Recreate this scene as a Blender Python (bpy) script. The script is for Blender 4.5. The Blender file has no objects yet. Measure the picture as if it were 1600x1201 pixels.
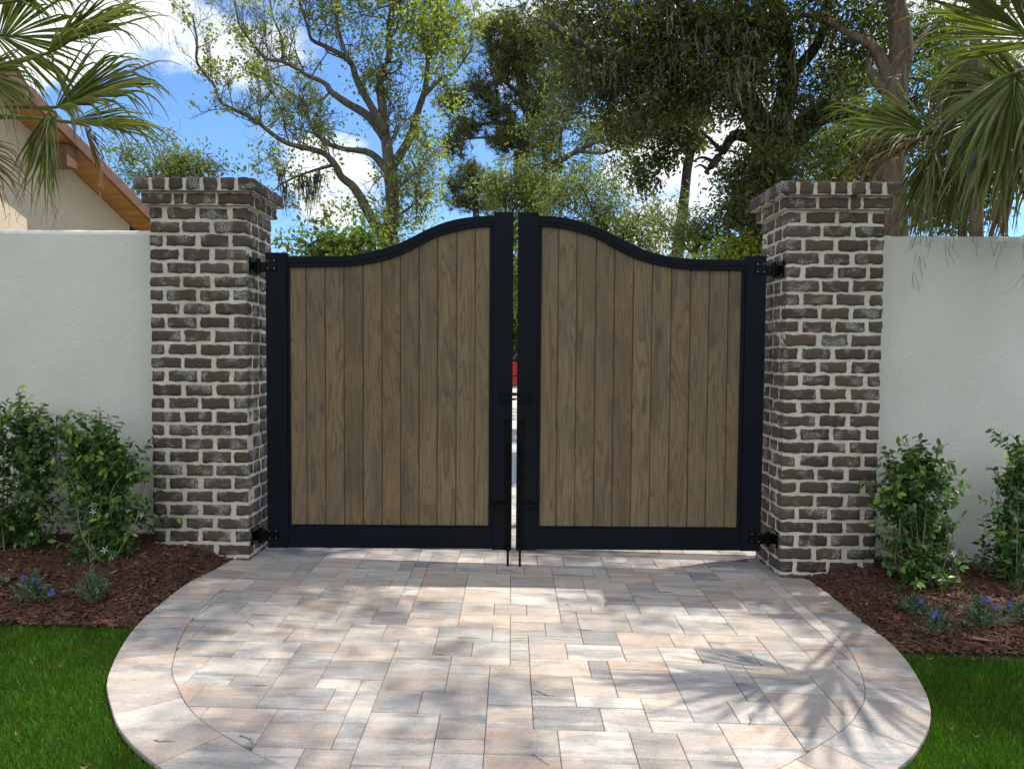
import bpy, math, random
import numpy as np
from mathutils import Vector, noise as mnoise

R_ = math.radians
scene = bpy.context.scene
COL = scene.collection
rng = np.random.default_rng(7)
random.seed(7)

# ------------------------------------------------------------------ camera
F_PX, CAM_H, PITCH, ROLL = 1130.0, 1.357, R_(2.5), R_(0.40)
CAM = np.array([0.0, 0.0, CAM_H])
fwd = np.array([0, math.cos(PITCH), -math.sin(PITCH)])
_r0 = np.array([1.0, 0, 0]); _u0 = np.cross(_r0, fwd)
rgt = math.cos(ROLL) * _r0 + math.sin(ROLL) * _u0
upv = -math.sin(ROLL) * _r0 + math.cos(ROLL) * _u0
cd = bpy.data.cameras.new("camera"); cam = bpy.data.objects.new("camera", cd); COL.objects.link(cam)
cd.sensor_fit = 'HORIZONTAL'; cd.sensor_width = 36.0; cd.lens = F_PX / 1600 * 36.0
cd.clip_start = 0.05; cd.clip_end = 800
from mathutils import Matrix
cam.matrix_world = Matrix(((rgt[0], upv[0], -fwd[0], 0), (rgt[1], upv[1], -fwd[1], 0), (rgt[2], upv[2], -fwd[2], CAM_H), (0, 0, 0, 1)))
scene.camera = cam
scene.render.resolution_x = 1024; scene.render.resolution_y = 768

# ------------------------------------------------------------------ sky, sun, exposure
SUN = np.array([0.57, 0.28, 1.25]); SUN /= np.linalg.norm(SUN)
world = bpy.data.worlds.new("World"); scene.world = world; world.use_nodes = True
wn = world.node_tree; wn.nodes.clear()
def N(nt, typ, **kw):
    n = nt.nodes.new(typ)
    for k, v in kw.items():
        if k == 'inp':
            for a, b in v.items(): n.inputs[a].default_value = b
        else: setattr(n, k, v)
    return n
def ramp(nt, stops, interp='LINEAR'):
    n = nt.nodes.new('ShaderNodeValToRGB'); cr = n.color_ramp; cr.interpolation = interp
    while len(cr.elements) < len(stops): cr.elements.new(0.5)
    for e, (p, c) in zip(cr.elements, stops):
        e.position = p; e.color = (c[0], c[1], c[2], 1) if hasattr(c, '__len__') else (c, c, c, 1)
    return n
sky = N(wn, 'ShaderNodeTexSky', sky_type='NISHITA', sun_disc=False, sun_elevation=math.asin(SUN[2]),
        sun_rotation=math.atan2(SUN[0], SUN[1]), air_density=1.0, dust_density=0.3, ozone_density=1.3)
tc = N(wn, 'ShaderNodeTexCoord')
mp = N(wn, 'ShaderNodeMapping'); mp.inputs['Scale'].default_value = (1.0, 1.0, 2.0); mp.inputs['Location'].default_value = (3.1, 0.4, 1.05)
wn.links.new(tc.outputs['Generated'], mp.inputs['Vector'])
cn = N(wn, 'ShaderNodeTexNoise', inp={'Scale': 4.2, 'Detail': 9.0, 'Roughness': 0.56, 'Distortion': 0.2})
wn.links.new(mp.outputs[0], cn.inputs['Vector'])
# cumulus banks: azimuth (deg right of the gate), elevation (deg), angular radius (deg), weight; unseen banks behind the camera added to whiten ambient light
BANKS = [(-19, 25, 6.5, .26), (-14, 12, 3.0, .24), (-31, 21, 4.5, .22), (1.5, 26, 4, .24), (13, 13, 5.5, .26), (18, 20, 6, .12), (28, 24, 8, .08), (-50, 30, 14, .2), (50, 20, 14, .2), (90, 30, 18, .2), (180, 30, 34, .34), (125, 28, 26, .30), (-125, 28, 28, .32), (-80, 40, 16, .26), (180, 75, 16, .26)]
cov = cn.outputs['Fac']
for az, el, rad, wt in BANKS:
    az, el = R_(az), R_(el); dt = N(wn, 'ShaderNodeVectorMath', operation='DOT_PRODUCT'); wn.links.new(tc.outputs['Generated'], dt.inputs[0])
    dt.inputs[1].default_value = (math.sin(az) * math.cos(el), math.cos(az) * math.cos(el), math.sin(el))
    mr = N(wn, 'ShaderNodeMapRange', interpolation_type='SMOOTHSTEP', inp={'From Min': math.cos(R_(rad * 1.7)), 'From Max': math.cos(R_(rad * .3)), 'To Min': 0.0, 'To Max': wt}); wn.links.new(dt.outputs['Value'], mr.inputs['Value'])
    ad = N(wn, 'ShaderNodeMath', operation='ADD'); wn.links.new(cov, ad.inputs[0]); wn.links.new(mr.outputs[0], ad.inputs[1]); cov = ad.outputs[0]
cr = ramp(wn, [(0.63, 0.0), (0.76, 1.0)], 'EASE'); wn.links.new(cov, cr.inputs[0])
cn2 = N(wn, 'ShaderNodeTexNoise', inp={'Scale': 7.0, 'Detail': 6.0}); wn.links.new(mp.outputs[0], cn2.inputs['Vector'])
cc = ramp(wn, [(0.35, (4.3, 4.6, 5.1)), (0.60, (6.6, 6.7, 6.9))]); wn.links.new(cn2.outputs['Fac'], cc.inputs[0])
hs = N(wn, 'ShaderNodeMix', data_type='RGBA', blend_type='MULTIPLY'); hs.inputs[0].default_value = 1; wn.links.new(sky.outputs[0], hs.inputs[6]); hs.inputs[7].default_value = (0.66, 0.86, 1.16, 1)
mx = N(wn, 'ShaderNodeMix', data_type='RGBA')
wn.links.new(cr.outputs[0], mx.inputs[0]); wn.links.new(hs.outputs[2], mx.inputs[6]); wn.links.new(cc.outputs[0], mx.inputs[7])
bg = N(wn, 'ShaderNodeBackground'); bg.inputs['Strength'].default_value = 0.15
wn.links.new(mx.outputs[2], bg.inputs['Color'])
wo = N(wn, 'ShaderNodeOutputWorld'); wn.links.new(bg.outputs[0], wo.inputs[0])

sl = bpy.data.lights.new("sun", 'SUN'); sl.energy = 4.6; sl.angle = R_(0.55); sl.color = (1.0, 0.94, 0.85)
so = bpy.data.objects.new("sun", sl); COL.objects.link(so)
so.rotation_euler = Vector(SUN).to_track_quat('Z', 'Y').to_euler(); so.location = (6, 3, 13)
scene.view_settings.view_transform = 'Standard'; scene.view_settings.look = 'None'
scene.view_settings.gamma = 1.0; scene.view_settings.exposure = 0.36
scene.view_settings.use_white_balance = True; scene.view_settings.white_balance_temperature = 6500; scene.view_settings.white_balance_tint = 5
scene.render.engine = 'CYCLES'
scene.cycles.max_bounces = 7; scene.cycles.diffuse_bounces = 4; scene.cycles.transmission_bounces = 4; scene.cycles.transparent_max_bounces = 4

# ------------------------------------------------------------------ helpers
def at(px, py, Y):
    """photo pixel (1600 wide) on the vertical plane at distance Y -> world point"""
    r = fwd * F_PX + rgt * (px - 800) - upv * (py - 600.5)
    return CAM + r * (Y / r[1])
SLOPE = -0.025
def gz(x): return SLOPE * np.clip(x, -9, 9)
def on_ground(px, py):
    r = fwd * F_PX + rgt * (px - 800) - upv * (py - 600.5)
    t = -CAM_H / (r[2] - SLOPE * r[0]); return CAM + r * t

class MB:
    def __init__(s): s.v = []; s.f = []; s.n = 0; s.attr = []; s.mi = []
    def add(s, v, f, attr=0.5, mi=0):
        v = np.asarray(v, float); k = s.n
        s.v.append(v); s.n += len(v)
        for q in f: s.f.append([i + k for i in q])
        s.attr.append(np.full(len(v), attr) if np.isscalar(attr) else np.asarray(attr)); s.mi += [mi] * len(f)
    def build(s, name, mat, parent=None, smooth=False, bevel=0):
        return mesh_obj(name, np.concatenate(s.v), s.f, mat, parent, np.concatenate(s.attr), smooth, s.mi, bevel)
def wloc(o):
    p = np.zeros(3)
    while o: p += np.array(o.location); o = o.parent
    return p
def mesh_obj(name, V, Fs, mat, parent=None, attr=None, smooth=False, mi=None, bevel=0, origin=None):
    """V are world coordinates"""
    V = np.asarray(V, float)
    o_w = wloc(parent) if parent is not None else (np.asarray(origin, float) if origin is not None else np.zeros(3))
    me = bpy.data.meshes.new(name)
    if isinstance(Fs, np.ndarray):
        k = Fs.shape[1]; nf = len(Fs)
        me.vertices.add(len(V)); me.vertices.foreach_set('co', (V - o_w).astype(np.float32).ravel())
        me.loops.add(nf * k); me.loops.foreach_set('vertex_index', Fs.astype(np.int32).ravel())
        me.polygons.add(nf); me.polygons.foreach_set('loop_start', np.arange(0, nf * k, k, dtype=np.int32))
        me.update(calc_edges=True)
    else:
        me.from_pydata((V - o_w).tolist(), [], Fs); me.update()
    if attr is not None:
        a = me.attributes.new('tint', 'FLOAT', 'POINT'); a.data.foreach_set('value', np.asarray(attr, np.float32))
    if smooth: me.polygons.foreach_set('use_smooth', (np.array(mi) == 0) if (mi is not None and len(mi) == len(me.polygons)) else np.ones(len(me.polygons), bool))
    for m in (mat if isinstance(mat, (list, tuple)) else [mat]): me.materials.append(m)
    if mi is not None and isinstance(mat, (list, tuple)): me.polygons.foreach_set('material_index', np.array(mi, np.int32))
    ob = bpy.data.objects.new(name, me); COL.objects.link(ob)
    if parent is not None: ob.parent = parent
    elif origin is not None: ob.location = origin
    if bevel:
        b = ob.modifiers.new('bevel', 'BEVEL'); b.width = bevel; b.segments = 2; b.limit_method = 'ANGLE'
    return ob
def thing(name, label, cat, loc=(0, 0, 0), group=None):
    o = bpy.data.objects.new(name, None); COL.objects.link(o); o.location = loc; o.empty_display_size = .1
    return tag(o, label, cat, group)
def tag(o, label=None, cat=None, group=None, kind=None):
    if label: o['label'] = label
    if cat: o['category'] = cat
    if group: o['group'] = group
    if kind: o['kind'] = kind
    return o
def copy_thing(src, loc, label, rz=0, scale=1.0, group=None):
    r = src.copy(); COL.objects.link(r); r.location = loc; r.rotation_euler = (0, 0, rz); r.scale = (scale,) * 3; r['label'] = label
    if group: r['group'] = group
    for ch in list(src.children):
        c = ch.copy(); COL.objects.link(c); c.parent = r
        for g in ch.children:
            d = g.copy(); COL.objects.link(d); d.parent = c
    return r

BOXF = [(0, 3, 2, 1), (4, 5, 6, 7), (0, 1, 5, 4), (1, 2, 6, 5), (2, 3, 7, 6), (3, 0, 4, 7)]
def box(mb, x0, x1, y0, y1, z0, z1, attr=.5, mi=0):
    mb.add([(x0, y0, z0), (x1, y0, z0), (x1, y1, z0), (x0, y1, z0), (x0, y0, z1), (x1, y0, z1), (x1, y1, z1), (x0, y1, z1)], BOXF, attr, mi)
def prism_xz(mb, poly, y0, y1, attr=.5, mi=0):
    """outline in x,z (counter clockwise seen from -Y) given thickness in y"""
    n = len(poly)
    v = [(x, y0, z) for x, z in poly] + [(x, y1, z) for x, z in poly]
    f = [list(range(n)), list(range(2 * n - 1, n - 1, -1))] + [(i, i + n, (i + 1) % n + n, (i + 1) % n) for i in range(n)]
    mb.add(v, f, attr, mi)
def cyl(mb, p, q, r, n=12, attr=.5, r2=None, mi=0):
    tube(mb, [p, q], [r, r if r2 is None else r2], n, attr, cap=True, mi=mi)
def tube(mb, pts, rad, n=8, attr=.5, cap=False, wob=0, mi=0):
    pts = [np.asarray(p, float) for p in pts]; m = len(pts); V = []; 
    ref = np.array([0.31, 0.2, 0.93])
    for i, p in enumerate(pts):
        t = pts[min(i + 1, m - 1)] - pts[max(i - 1, 0)]; t = t / (np.linalg.norm(t) + 1e-9)
        rr = ref if abs(t @ ref) < .95 else np.array([1., 0, 0])
        a = np.cross(t, rr); a /= np.linalg.norm(a); b = np.cross(t, a)
        for k in range(n):
            an = 2 * math.pi * k / n; r = rad[i] * (1 + (random.uniform(-wob, wob) if wob else 0))
            V.append(p + a * math.cos(an) * r + b * math.sin(an) * r)
    Fs = []
    for i in range(m - 1):
        for k in range(n):
            a0 = i * n + k; a1 = i * n + (k + 1) % n; Fs.append((a0, a1, a1 + n, a0 + n))
    if cap: Fs += [list(range(n - 1, -1, -1)), list(range((m - 1) * n, m * n))]
    mb.add(V, Fs, attr, mi)
def smooth_path(pts, sub=4):
    pts = [np.asarray(p, float) for p in pts]; out = []
    P = [2 * pts[0] - pts[1]] + pts + [2 * pts[-1] - pts[-2]]
    for i in range(1, len(P) - 2):
        for s in range(sub):
            t = s / sub
            out.append(.5 * ((2 * P[i]) + (-P[i - 1] + P[i + 1]) * t + (2 * P[i - 1] - 5 * P[i] + 4 * P[i + 1] - P[i + 2]) * t * t + (-P[i - 1] + 3 * P[i] - 3 * P[i + 1] + P[i + 2]) * t ** 3))
    out.append(pts[-1]); return out

# ------------------------------------------------------------------ materials
def mat(name):
    m = bpy.data.materials.new(name); m.use_nodes = True; nt = m.node_tree; nt.nodes.clear()
    out = N(nt, 'ShaderNodeOutputMaterial'); b = N(nt, 'ShaderNodeBsdfPrincipled'); nt.links.new(b.outputs[0], out.inputs[0])
    return m, nt, b, out
def L(nt, a, b): nt.links.new(a, b)
def coords(nt, scale=(1, 1, 1)):
    t = N(nt, 'ShaderNodeTexCoord'); mp = N(nt, 'ShaderNodeMapping'); mp.inputs['Scale'].default_value = scale
    L(nt, t.outputs['Object'], mp.inputs[0]); return mp.outputs[0]
def tex(nt, vec, scale, detail=4, rough=.55, dist=0, dim='3D'):
    n = N(nt, 'ShaderNodeTexNoise', inp={'Scale': scale, 'Detail': detail, 'Roughness': rough, 'Distortion': dist}); L(nt, vec, n.inputs['Vector']); return n.outputs['Fac']
def mixc(nt, fac, a, b, mode='MIX'):
    n = N(nt, 'ShaderNodeMix', data_type='RGBA', blend_type=mode)
    for s, i in ((fac, 0), (a, 6), (b, 7)):
        if hasattr(s, 'is_output') or hasattr(s, 'links'): L(nt, s, n.inputs[i])
        elif i == 0: n.inputs[0].default_value = s
        else: n.inputs[i].default_value = (*s, 1)
    return n.outputs[2]
def mth(nt, op, a, b=None):
    n = N(nt, 'ShaderNodeMath', operation=op)
    for i, s in enumerate((a, b)):
        if s is None: continue
        if hasattr(s, 'links'): L(nt, s, n.inputs[i])
        else: n.inputs[i].default_value = s
    return n.outputs[0]
def bump(nt, b, h, strength=.3, dist=.01):
    n = N(nt, 'ShaderNodeBump', inp={'Strength': strength, 'Distance': dist}); L(nt, h, n.inputs['Height']); L(nt, n.outputs[0], b.inputs['Normal'])
def tint(nt): return N(nt, 'ShaderNodeAttribute', attribute_name='tint').outputs['Fac']
def rmp(nt, fac, stops, interp='LINEAR'):
    r = ramp(nt, stops, interp); L(nt, fac, r.inputs[0]); return r.outputs[0]

def plain(name, c, rough=.5, metal=0, nscale=30, var=.15, bumps=0):
    m, nt, b, o = mat(name); v = coords(nt); n = tex(nt, v, nscale)
    c = np.array(c); L(nt, rmp(nt, n, [(0.3, c * (1 - var)), (0.7, np.minimum(c * (1 + var), 1))]), b.inputs['Base Color'])
    b.inputs['Roughness'].default_value = rough; b.inputs['Metallic'].default_value = metal
    if bumps: bump(nt, b, n, bumps, .004)
    return m
def leaf_mat(name, dark, mid, light, trans=.35, rough=.45):
    m, nt, b, o = mat(name); c = rmp(nt, tint(nt), [(0.0, dark), (0.5, mid), (1.0, light)])
    L(nt, c, b.inputs['Base Color']); b.inputs['Roughness'].default_value = rough
    t = N(nt, 'ShaderNodeBsdfTranslucent'); h = N(nt, 'ShaderNodeMix', data_type='RGBA', blend_type='MULTIPLY'); h.inputs[0].default_value = 1
    L(nt, c, h.inputs[6]); h.inputs[7].default_value = (1.7, 1.75, .9, 1); L(nt, h.outputs[2], t.inputs[0])
    ms = N(nt, 'ShaderNodeMixShader'); ms.inputs[0].default_value = trans
    L(nt, b.outputs[0], ms.inputs[1]); L(nt, t.outputs[0], ms.inputs[2]); L(nt, ms.outputs[0], o.inputs[0]); return m

# brick: dark clinker with a patchy whitewash
M = {}
def m_brick():
    m, nt, b, o = mat('brick'); v = coords(nt); t = tint(nt)
    base = rmp(nt, t, [(0, (.030, .024, .022)), (.2, (.078, .050, .037)), (.4, (.042, .035, .032)), (.6, (.100, .064, .046)), (.8, (.055, .041, .034)), (1, (.090, .077, .070))])
    off = N(nt, 'ShaderNodeVectorMath', operation='ADD'); L(nt, v, off.inputs[0]); cmb = N(nt, 'ShaderNodeCombineXYZ')
    L(nt, mth(nt, 'MULTIPLY', t, 37.0), cmb.inputs[0]); L(nt, mth(nt, 'MULTIPLY', t, 17.0), cmb.inputs[2]); L(nt, cmb.outputs[0], off.inputs[1]); v2 = off.outputs[0]
    n1 = tex(nt, v2, 26, 5, .65); n2 = tex(nt, v2, 9, 3); n3 = tex(nt, v2, 120, 4, .7)
    col = mixc(nt, rmp(nt, n1, [(.35, 0.), (.7, .6)]), base, (.088, .062, .048))
    chalk = mth(nt, 'MULTIPLY', rmp(nt, n2, [(.52, 0.), (.64, 1.)]), rmp(nt, n3, [(.44, 0.), (.58, .8)]))
    col = mixc(nt, chalk, col, (.42, .41, .40))
    speck = rmp(nt, tex(nt, v2, 210, 2, .5), [(.66, 0.), (.72, .5)]); col = mixc(nt, speck, col, (.45, .43, .40))
    L(nt, col, b.inputs['Base Color']); b.inputs['Roughness'].default_value = .85
    bump(nt, b, mth(nt, 'ADD', mth(nt, 'MULTIPLY', n3, .5), n1), .7, .006); return m
def m_mortar():
    m, nt, b, o = mat('mortar'); v = coords(nt); n = tex(nt, v, 40, 6, .7); n2 = tex(nt, v, 7, 3); n3 = tex(nt, v, 150, 3, .7)
    c = mixc(nt, rmp(nt, n2, [(.3, 0.), (.7, 1.)]), (.56, .51, .43), (.72, .68, .60)); c = mixc(nt, rmp(nt, n3, [(.35, .35), (.55, 0.)]), c, (.36, .32, .26))
    L(nt, c, b.inputs['Base Color']); b.inputs['Roughness'].default_value = .95; bump(nt, b, mth(nt, 'ADD', n, mth(nt, 'MULTIPLY', n3, .4)), 1.0, .010); return m
def m_stucco():
    m, nt, b, o = mat('stucco'); v = coords(nt); g = tex(nt, v, 90, 5, .65); lg = tex(nt, v, 1.4, 5, .6); fl = tex(nt, coords(nt, (3, 3, 16)), 4, 4)
    c = rmp(nt, lg, [(.3, (.60, .595, .56)), (.7, (.70, .69, .655))])
    sx = N(nt, 'ShaderNodeSeparateXYZ'); L(nt, coords(nt), sx.inputs[0])
    splash = mth(nt, 'MULTIPLY', rmp(nt, mth(nt, 'ADD', sx.outputs[2], mth(nt, 'MULTIPLY', g, .16)), [(.14, .7), (.30, 0.)]), tex(nt, v, 14, 5))
    c = mixc(nt, splash, c, (.30, .23, .17)); L(nt, c, b.inputs['Base Color']); b.inputs['Roughness'].default_value = .9
    bump(nt, b, mth(nt, 'ADD', g, mth(nt, 'MULTIPLY', tex(nt, v, 22, 4, .6, .8), 1.6)), .5, .006); return m
def m_paver():
    m, nt, b, o = mat('paver'); v = coords(nt); t = tint(nt)
    base = rmp(nt, t, [(0, (0.280, 0.273, 0.278)), (.16, (0.432, 0.394, 0.373)), (.32, (0.536, 0.487, 0.446)), (.48, (0.428, 0.358, 0.314)), (.62, (0.536, 0.462, 0.403)), (.76, (0.461, 0.342, 0.280)), (.88, (0.380, 0.351, 0.340)), (1, (0.531, 0.416, 0.347))])
    cmb = N(nt, 'ShaderNodeCombineXYZ'); L(nt, mth(nt, 'MULTIPLY', t, 41.0), cmb.inputs[0]); L(nt, mth(nt, 'MULTIPLY', t, 23.0), cmb.inputs[1])
    def shifted(s):
        a = N(nt, 'ShaderNodeVectorMath', operation='ADD'); L(nt, coords(nt, s), a.inputs[0]); L(nt, cmb.outputs[0], a.inputs[1]); return a.outputs[0]
    st = tex(nt, shifted((.9, 4.5, 1)), 2.6, 5, .6, .4); st2 = tex(nt, shifted((1.2, 5.5, 1)), 3.2, 4, .6, .3); fine = tex(nt, v, 190, 4, .75); med = tex(nt, v, 34, 5, .7)
    c = mixc(nt, rmp(nt, st, [(.50, 0.), (.66, .85)]), base, (0.194, 0.197, 0.210))
    c = mixc(nt, rmp(nt, st2, [(.52, 0.), (.68, .7)]), c, (0.551, 0.355, 0.260))
    c = mixc(nt, rmp(nt, st2, [(.30, .6), (.44, 0.)]), c, (0.600, 0.553, 0.510))
    val = rmp(nt, mth(nt, 'FRACT', mth(nt, 'MULTIPLY', t, 13.7)), [(0, .80), (.5, 1.0), (1, 1.10)]); c = mixc(nt, 1.0, c, val, 'MULTIPLY')
    c = mixc(nt, rmp(nt, fine, [(.54, 0.), (.66, .5)]), c, (0.692, 0.631, 0.584)); c = mixc(nt, rmp(nt, fine, [(.36, .5), (.46, 0.)]), c, (0.175, 0.159, 0.152))
    c = mixc(nt, rmp(nt, med, [(.35, .35), (.5, 0.)]), c, (0.268, 0.242, 0.228))
    big = tex(nt, v, 1.7, 4, .6); c = mixc(nt, rmp(nt, big, [(.52, 0.), (.72, .28)]), c, (0.268, 0.241, 0.223))
    L(nt, c, b.inputs['Base Color']); b.inputs['Roughness'].default_value = .8
    bump(nt, b, mth(nt, 'ADD', fine, mth(nt, 'MULTIPLY', med, .8)), .5, .004); return m
def m_wood():
    m, nt, b, o = mat('weathered_wood'); t = tint(nt)
    cmb = N(nt, 'ShaderNodeCombineXYZ'); L(nt, mth(nt, 'MULTIPLY', t, 53.0), cmb.inputs[0]); L(nt, mth(nt, 'MULTIPLY', t, 91.0), cmb.inputs[2])
    def sh(s):
        a = N(nt, 'ShaderNodeVectorMath', operation='ADD'); L(nt, coords(nt, s), a.inputs[0]); L(nt, cmb.outputs[0], a.inputs[1]); return a.outputs[0]
    field = tex(nt, sh((7.5, 1, .6)), 1.0, 2.0, .4, .7)
    fr = mth(nt, 'FRACT', mth(nt, 'MULTIPLY', field, 17.0))
    line = rmp(nt, fr, [(0, .35), (.08, 0.), (.6, .10), (.90, 1.), (.97, .9), (1, .35)])
    fib = tex(nt, sh((120, 1, 3.0)), 1.0, 5, .7); blot = tex(nt, sh((5, 1, 1.5)), 1.0, 5, .6, .8)
    base = rmp(nt, mth(nt, 'FRACT', mth(nt, 'MULTIPLY', t, 7.3)), [(0, (0.0714, 0.0571, 0.0352)), (.25, (0.1470, 0.1193, 0.0720)), (.5, (0.1008, 0.0823, 0.0512)), (.75, (0.1596, 0.1302, 0.0816)), (1, (0.0882, 0.0756, 0.0496))])
    c = mixc(nt, rmp(nt, blot, [(.30, 0.), (.70, .7)]), base, (0.2570, 0.1520, 0.0672))
    c = mixc(nt, rmp(nt, blot, [(.28, .85), (.45, 0.)]), c, (0.0874, 0.0638, 0.0408))
    c = mixc(nt, mth(nt, 'MULTIPLY', line, .72), c, (0.0773, 0.0479, 0.0248))
    mot = tex(nt, sh((16, 1, 5)), 1.0, 5, .65, 1.2); c = mixc(nt, rmp(nt, mot, [(.36, .34), (.50, 0.)]), c, (0.0521, 0.0420, 0.0288)); c = mixc(nt, rmp(nt, mot, [(.56, 0.), (.72, .25)]), c, (0.2520, 0.2058, 0.1320))
    c = mixc(nt, rmp(nt, fib, [(.35, .5), (.55, 0.)]), c, (0.0874, 0.0571, 0.0304))
    vo = N(nt, 'ShaderNodeTexVoronoi', inp={'Scale': 1.0}); L(nt, sh((8, 1, 2.2)), vo.inputs['Vector'])
    c = mixc(nt, rmp(nt, vo.outputs['Distance'], [(.05, .75), (.17, 0.)]), c, (0.0622, 0.0370, 0.0184))
    L(nt, c, b.inputs['Base Color']); b.inputs['Roughness'].default_value = .62
    bump(nt, b, mth(nt, 'ADD', fib, mth(nt, 'MULTIPLY', line, -.5)), .4, .003); return m
def m_metal():
    m, nt, b, o = mat('black_powder_coat'); v = coords(nt); n = tex(nt, v, 500, 2); L(nt, rmp(nt, tex(nt, v, 4, 5), [(.3, (.0016, .0032, .0074)), (.7, (.0026, .0048, .0105))]), b.inputs['Base Color'])
    b.inputs['Roughness'].default_value = .5; b.inputs['Specular IOR Level'].default_value = .14; bump(nt, b, n, .15, .001); return m
def m_bark(name, a, c, d, sc=1.0):
    m, nt, b, o = mat(name); n = tex(nt, coords(nt, (14 * sc, 14 * sc, 3 * sc)), 1, 7, .7, .6); n2 = tex(nt, coords(nt), 2.2, 4)
    col = rmp(nt, n, [(.32, a), (.5, c), (.68, d)]); col = mixc(nt, rmp(nt, n2, [(.45, 0.), (.7, .5)]), col, (.16, .17, .13)); L(nt, col, b.inputs['Base Color'])
    b.inputs['Roughness'].default_value = .95; bump(nt, b, n, 1.0, .03); return m
def m_ground(name, a, bcol, sc, rough=.95, strength=.5):
    m, nt, b, o = mat(name); v = coords(nt); n = tex(nt, v, sc, 8, .7); n2 = tex(nt, v, sc * .08, 4)
    c = mixc(nt, rmp(nt, n2, [(.35, 0.), (.65, .6)]), (np.array(a) * .7), bcol); c = mixc(nt, rmp(nt, n, [(.35, 0.), (.65, 1.)]), c, a)
    L(nt, c, b.inputs['Base Color']); b.inputs['Roughness'].default_value = rough; bump(nt, b, n, strength, .01); return m
def tinted(name, stops, rough=.8, nsc=60):
    m, nt, b, o = mat(name); c = rmp(nt, tint(nt), stops); n = tex(nt, coords(nt), nsc, 4)
    c = mixc(nt, rmp(nt, n, [(.35, .45), (.6, 0.)]), c, tuple(np.array(stops[0][1]) * .5)); L(nt, c, b.inputs['Base Color']); b.inputs['Roughness'].default_value = rough; return m

M['brick'] = m_brick(); M['mortar'] = m_mortar(); M['stucco'] = m_stucco(); M['paver'] = m_paver(); M['wood'] = m_wood(); M['metal'] = m_metal()
M['hardware'] = plain('black_hardware', (.0014, .0014, .0016), .35, .0, 60, .2); M['hardware'].node_tree.nodes['Principled BSDF'].inputs['Specular IOR Level'].default_value = .14
M['bolt'] = plain('zinc_bolt', (.20, .20, .21), .4, .8, 90, .3)
M['joint'] = m_ground('joint_sand', (.17, .15, .135), (.12, .105, .095), 90)
M['mulch'] = m_ground('mulch_soil', (.030, .014, .009), (.018, .009, .006), 45, .95, 1.0)
M['chips'] = tinted('mulch_chips', [(0, (0.034, 0.014, 0.008)), (.45, (0.103, 0.040, 0.023)), (.85, (0.216, 0.089, 0.049)), (1, (0.517, 0.308, 0.185))], .8)
M['soil'] = m_ground('grassy_earth', (.045, .065, .022), (.09, .075, .045), 9)
M['lawnbase'] = m_ground('turf', (.008, .020, .003), (.006, .012, .003), 60)
M['concrete'] = m_ground('concrete', (.55, .53, .50), (.42, .41, .39), 30, .85, .2)
M['grass'] = leaf_mat('grass_blades', (.018, .055, .002), (.058, .150, .004), (.150, .280, .014), .45, .5)
_cr = [n for n in M['grass'].node_tree.nodes if n.type == 'VALTORGB'][0].color_ramp; _cr.elements[-1].position = .93; _e = _cr.elements.new(.97); _e.color = (.34, .29, .14, 1)
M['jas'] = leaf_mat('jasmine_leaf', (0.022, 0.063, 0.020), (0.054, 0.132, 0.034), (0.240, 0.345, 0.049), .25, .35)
M['petal'] = plain('white_petal', (.75, .75, .70), .6, 0, 20, .05)
M['blue'] = plain('blue_petal', (.10, .11, .48), .6, 0, 60, .2)
M['sage'] = leaf_mat('silver_leaf', (.05, .095, .060), (.085, .145, .095), (.15, .22, .15), .2, .7)
M['stem'] = plain('green_stem', (.16, .15, .08), .8, 0, 60, .3)
M['stake'] = plain('bamboo_stake', (.16, .12, .08), .8, 0, 60, .3)
M['gum'] = leaf_mat('gum_leaf', (0.101, 0.137, 0.022), (0.230, 0.273, 0.042), (0.378, 0.429, 0.078), .5, .5)
M['oak'] = leaf_mat('oak_leaf', (0.052, 0.062, 0.019), (0.102, 0.114, 0.030), (0.236, 0.231, 0.054), .38, .4)
M['oak2'] = leaf_mat('young_oak_leaf', (0.049, 0.074, 0.016), (0.105, 0.149, 0.026), (0.224, 0.270, 0.046), .45, .45)
M['pine'] = leaf_mat('pine_needle', (0.046, 0.056, 0.019), (0.098, 0.110, 0.034), (0.182, 0.188, 0.054), .3, .6)
M['willow'] = leaf_mat('feathery_leaf', (0.095, 0.124, 0.036), (0.162, 0.202, 0.060), (0.270, 0.312, 0.102), .42, .5)
def m_palm():
    m = leaf_mat('palm_leaf', (0.081, 0.100, 0.020), (0.161, 0.184, 0.040), (0.343, 0.316, 0.085), .35, .38); cr_ = [n for n in m.node_tree.nodes if n.type == 'VALTORGB'][0].color_ramp
    for p, c in ((.72, (0.161, 0.203, 0.063)), (.84, (0.238, 0.176, 0.084))): e = cr_.elements.new(p); e.color = (*c, 1)
    cr_.elements[-1].color = (.15, .105, .07, 1); return m
M['palm'] = m_palm()
M['palmdead'] = leaf_mat('dry_palm_leaf', (0.120, 0.078, 0.042), (0.240, 0.168, 0.096), (0.408, 0.312, 0.204), .2, .8)
M['moss'] = leaf_mat('hanging_moss', (0.048, 0.051, 0.034), (0.090, 0.093, 0.062), (0.150, 0.150, 0.105), .25, .9)
M['bark_grey'] = m_bark('grey_bark', (.040, .034, .028), (.105, .092, .078), (.20, .18, .155))
M['bark_dark'] = m_bark('dark_bark', (.020, .015, .012), (.055, .042, .034), (.11, .09, .075))
M['bark_red'] = m_bark('reddish_bark', (.045, .028, .021), (.13, .088, .066), (.23, .17, .135), 1.4)
M['housewall'] = plain('cream_stucco', (0.660, 0.546, 0.420), .9, 0, 40, .06, .2)
M['cedar'] = None
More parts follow.
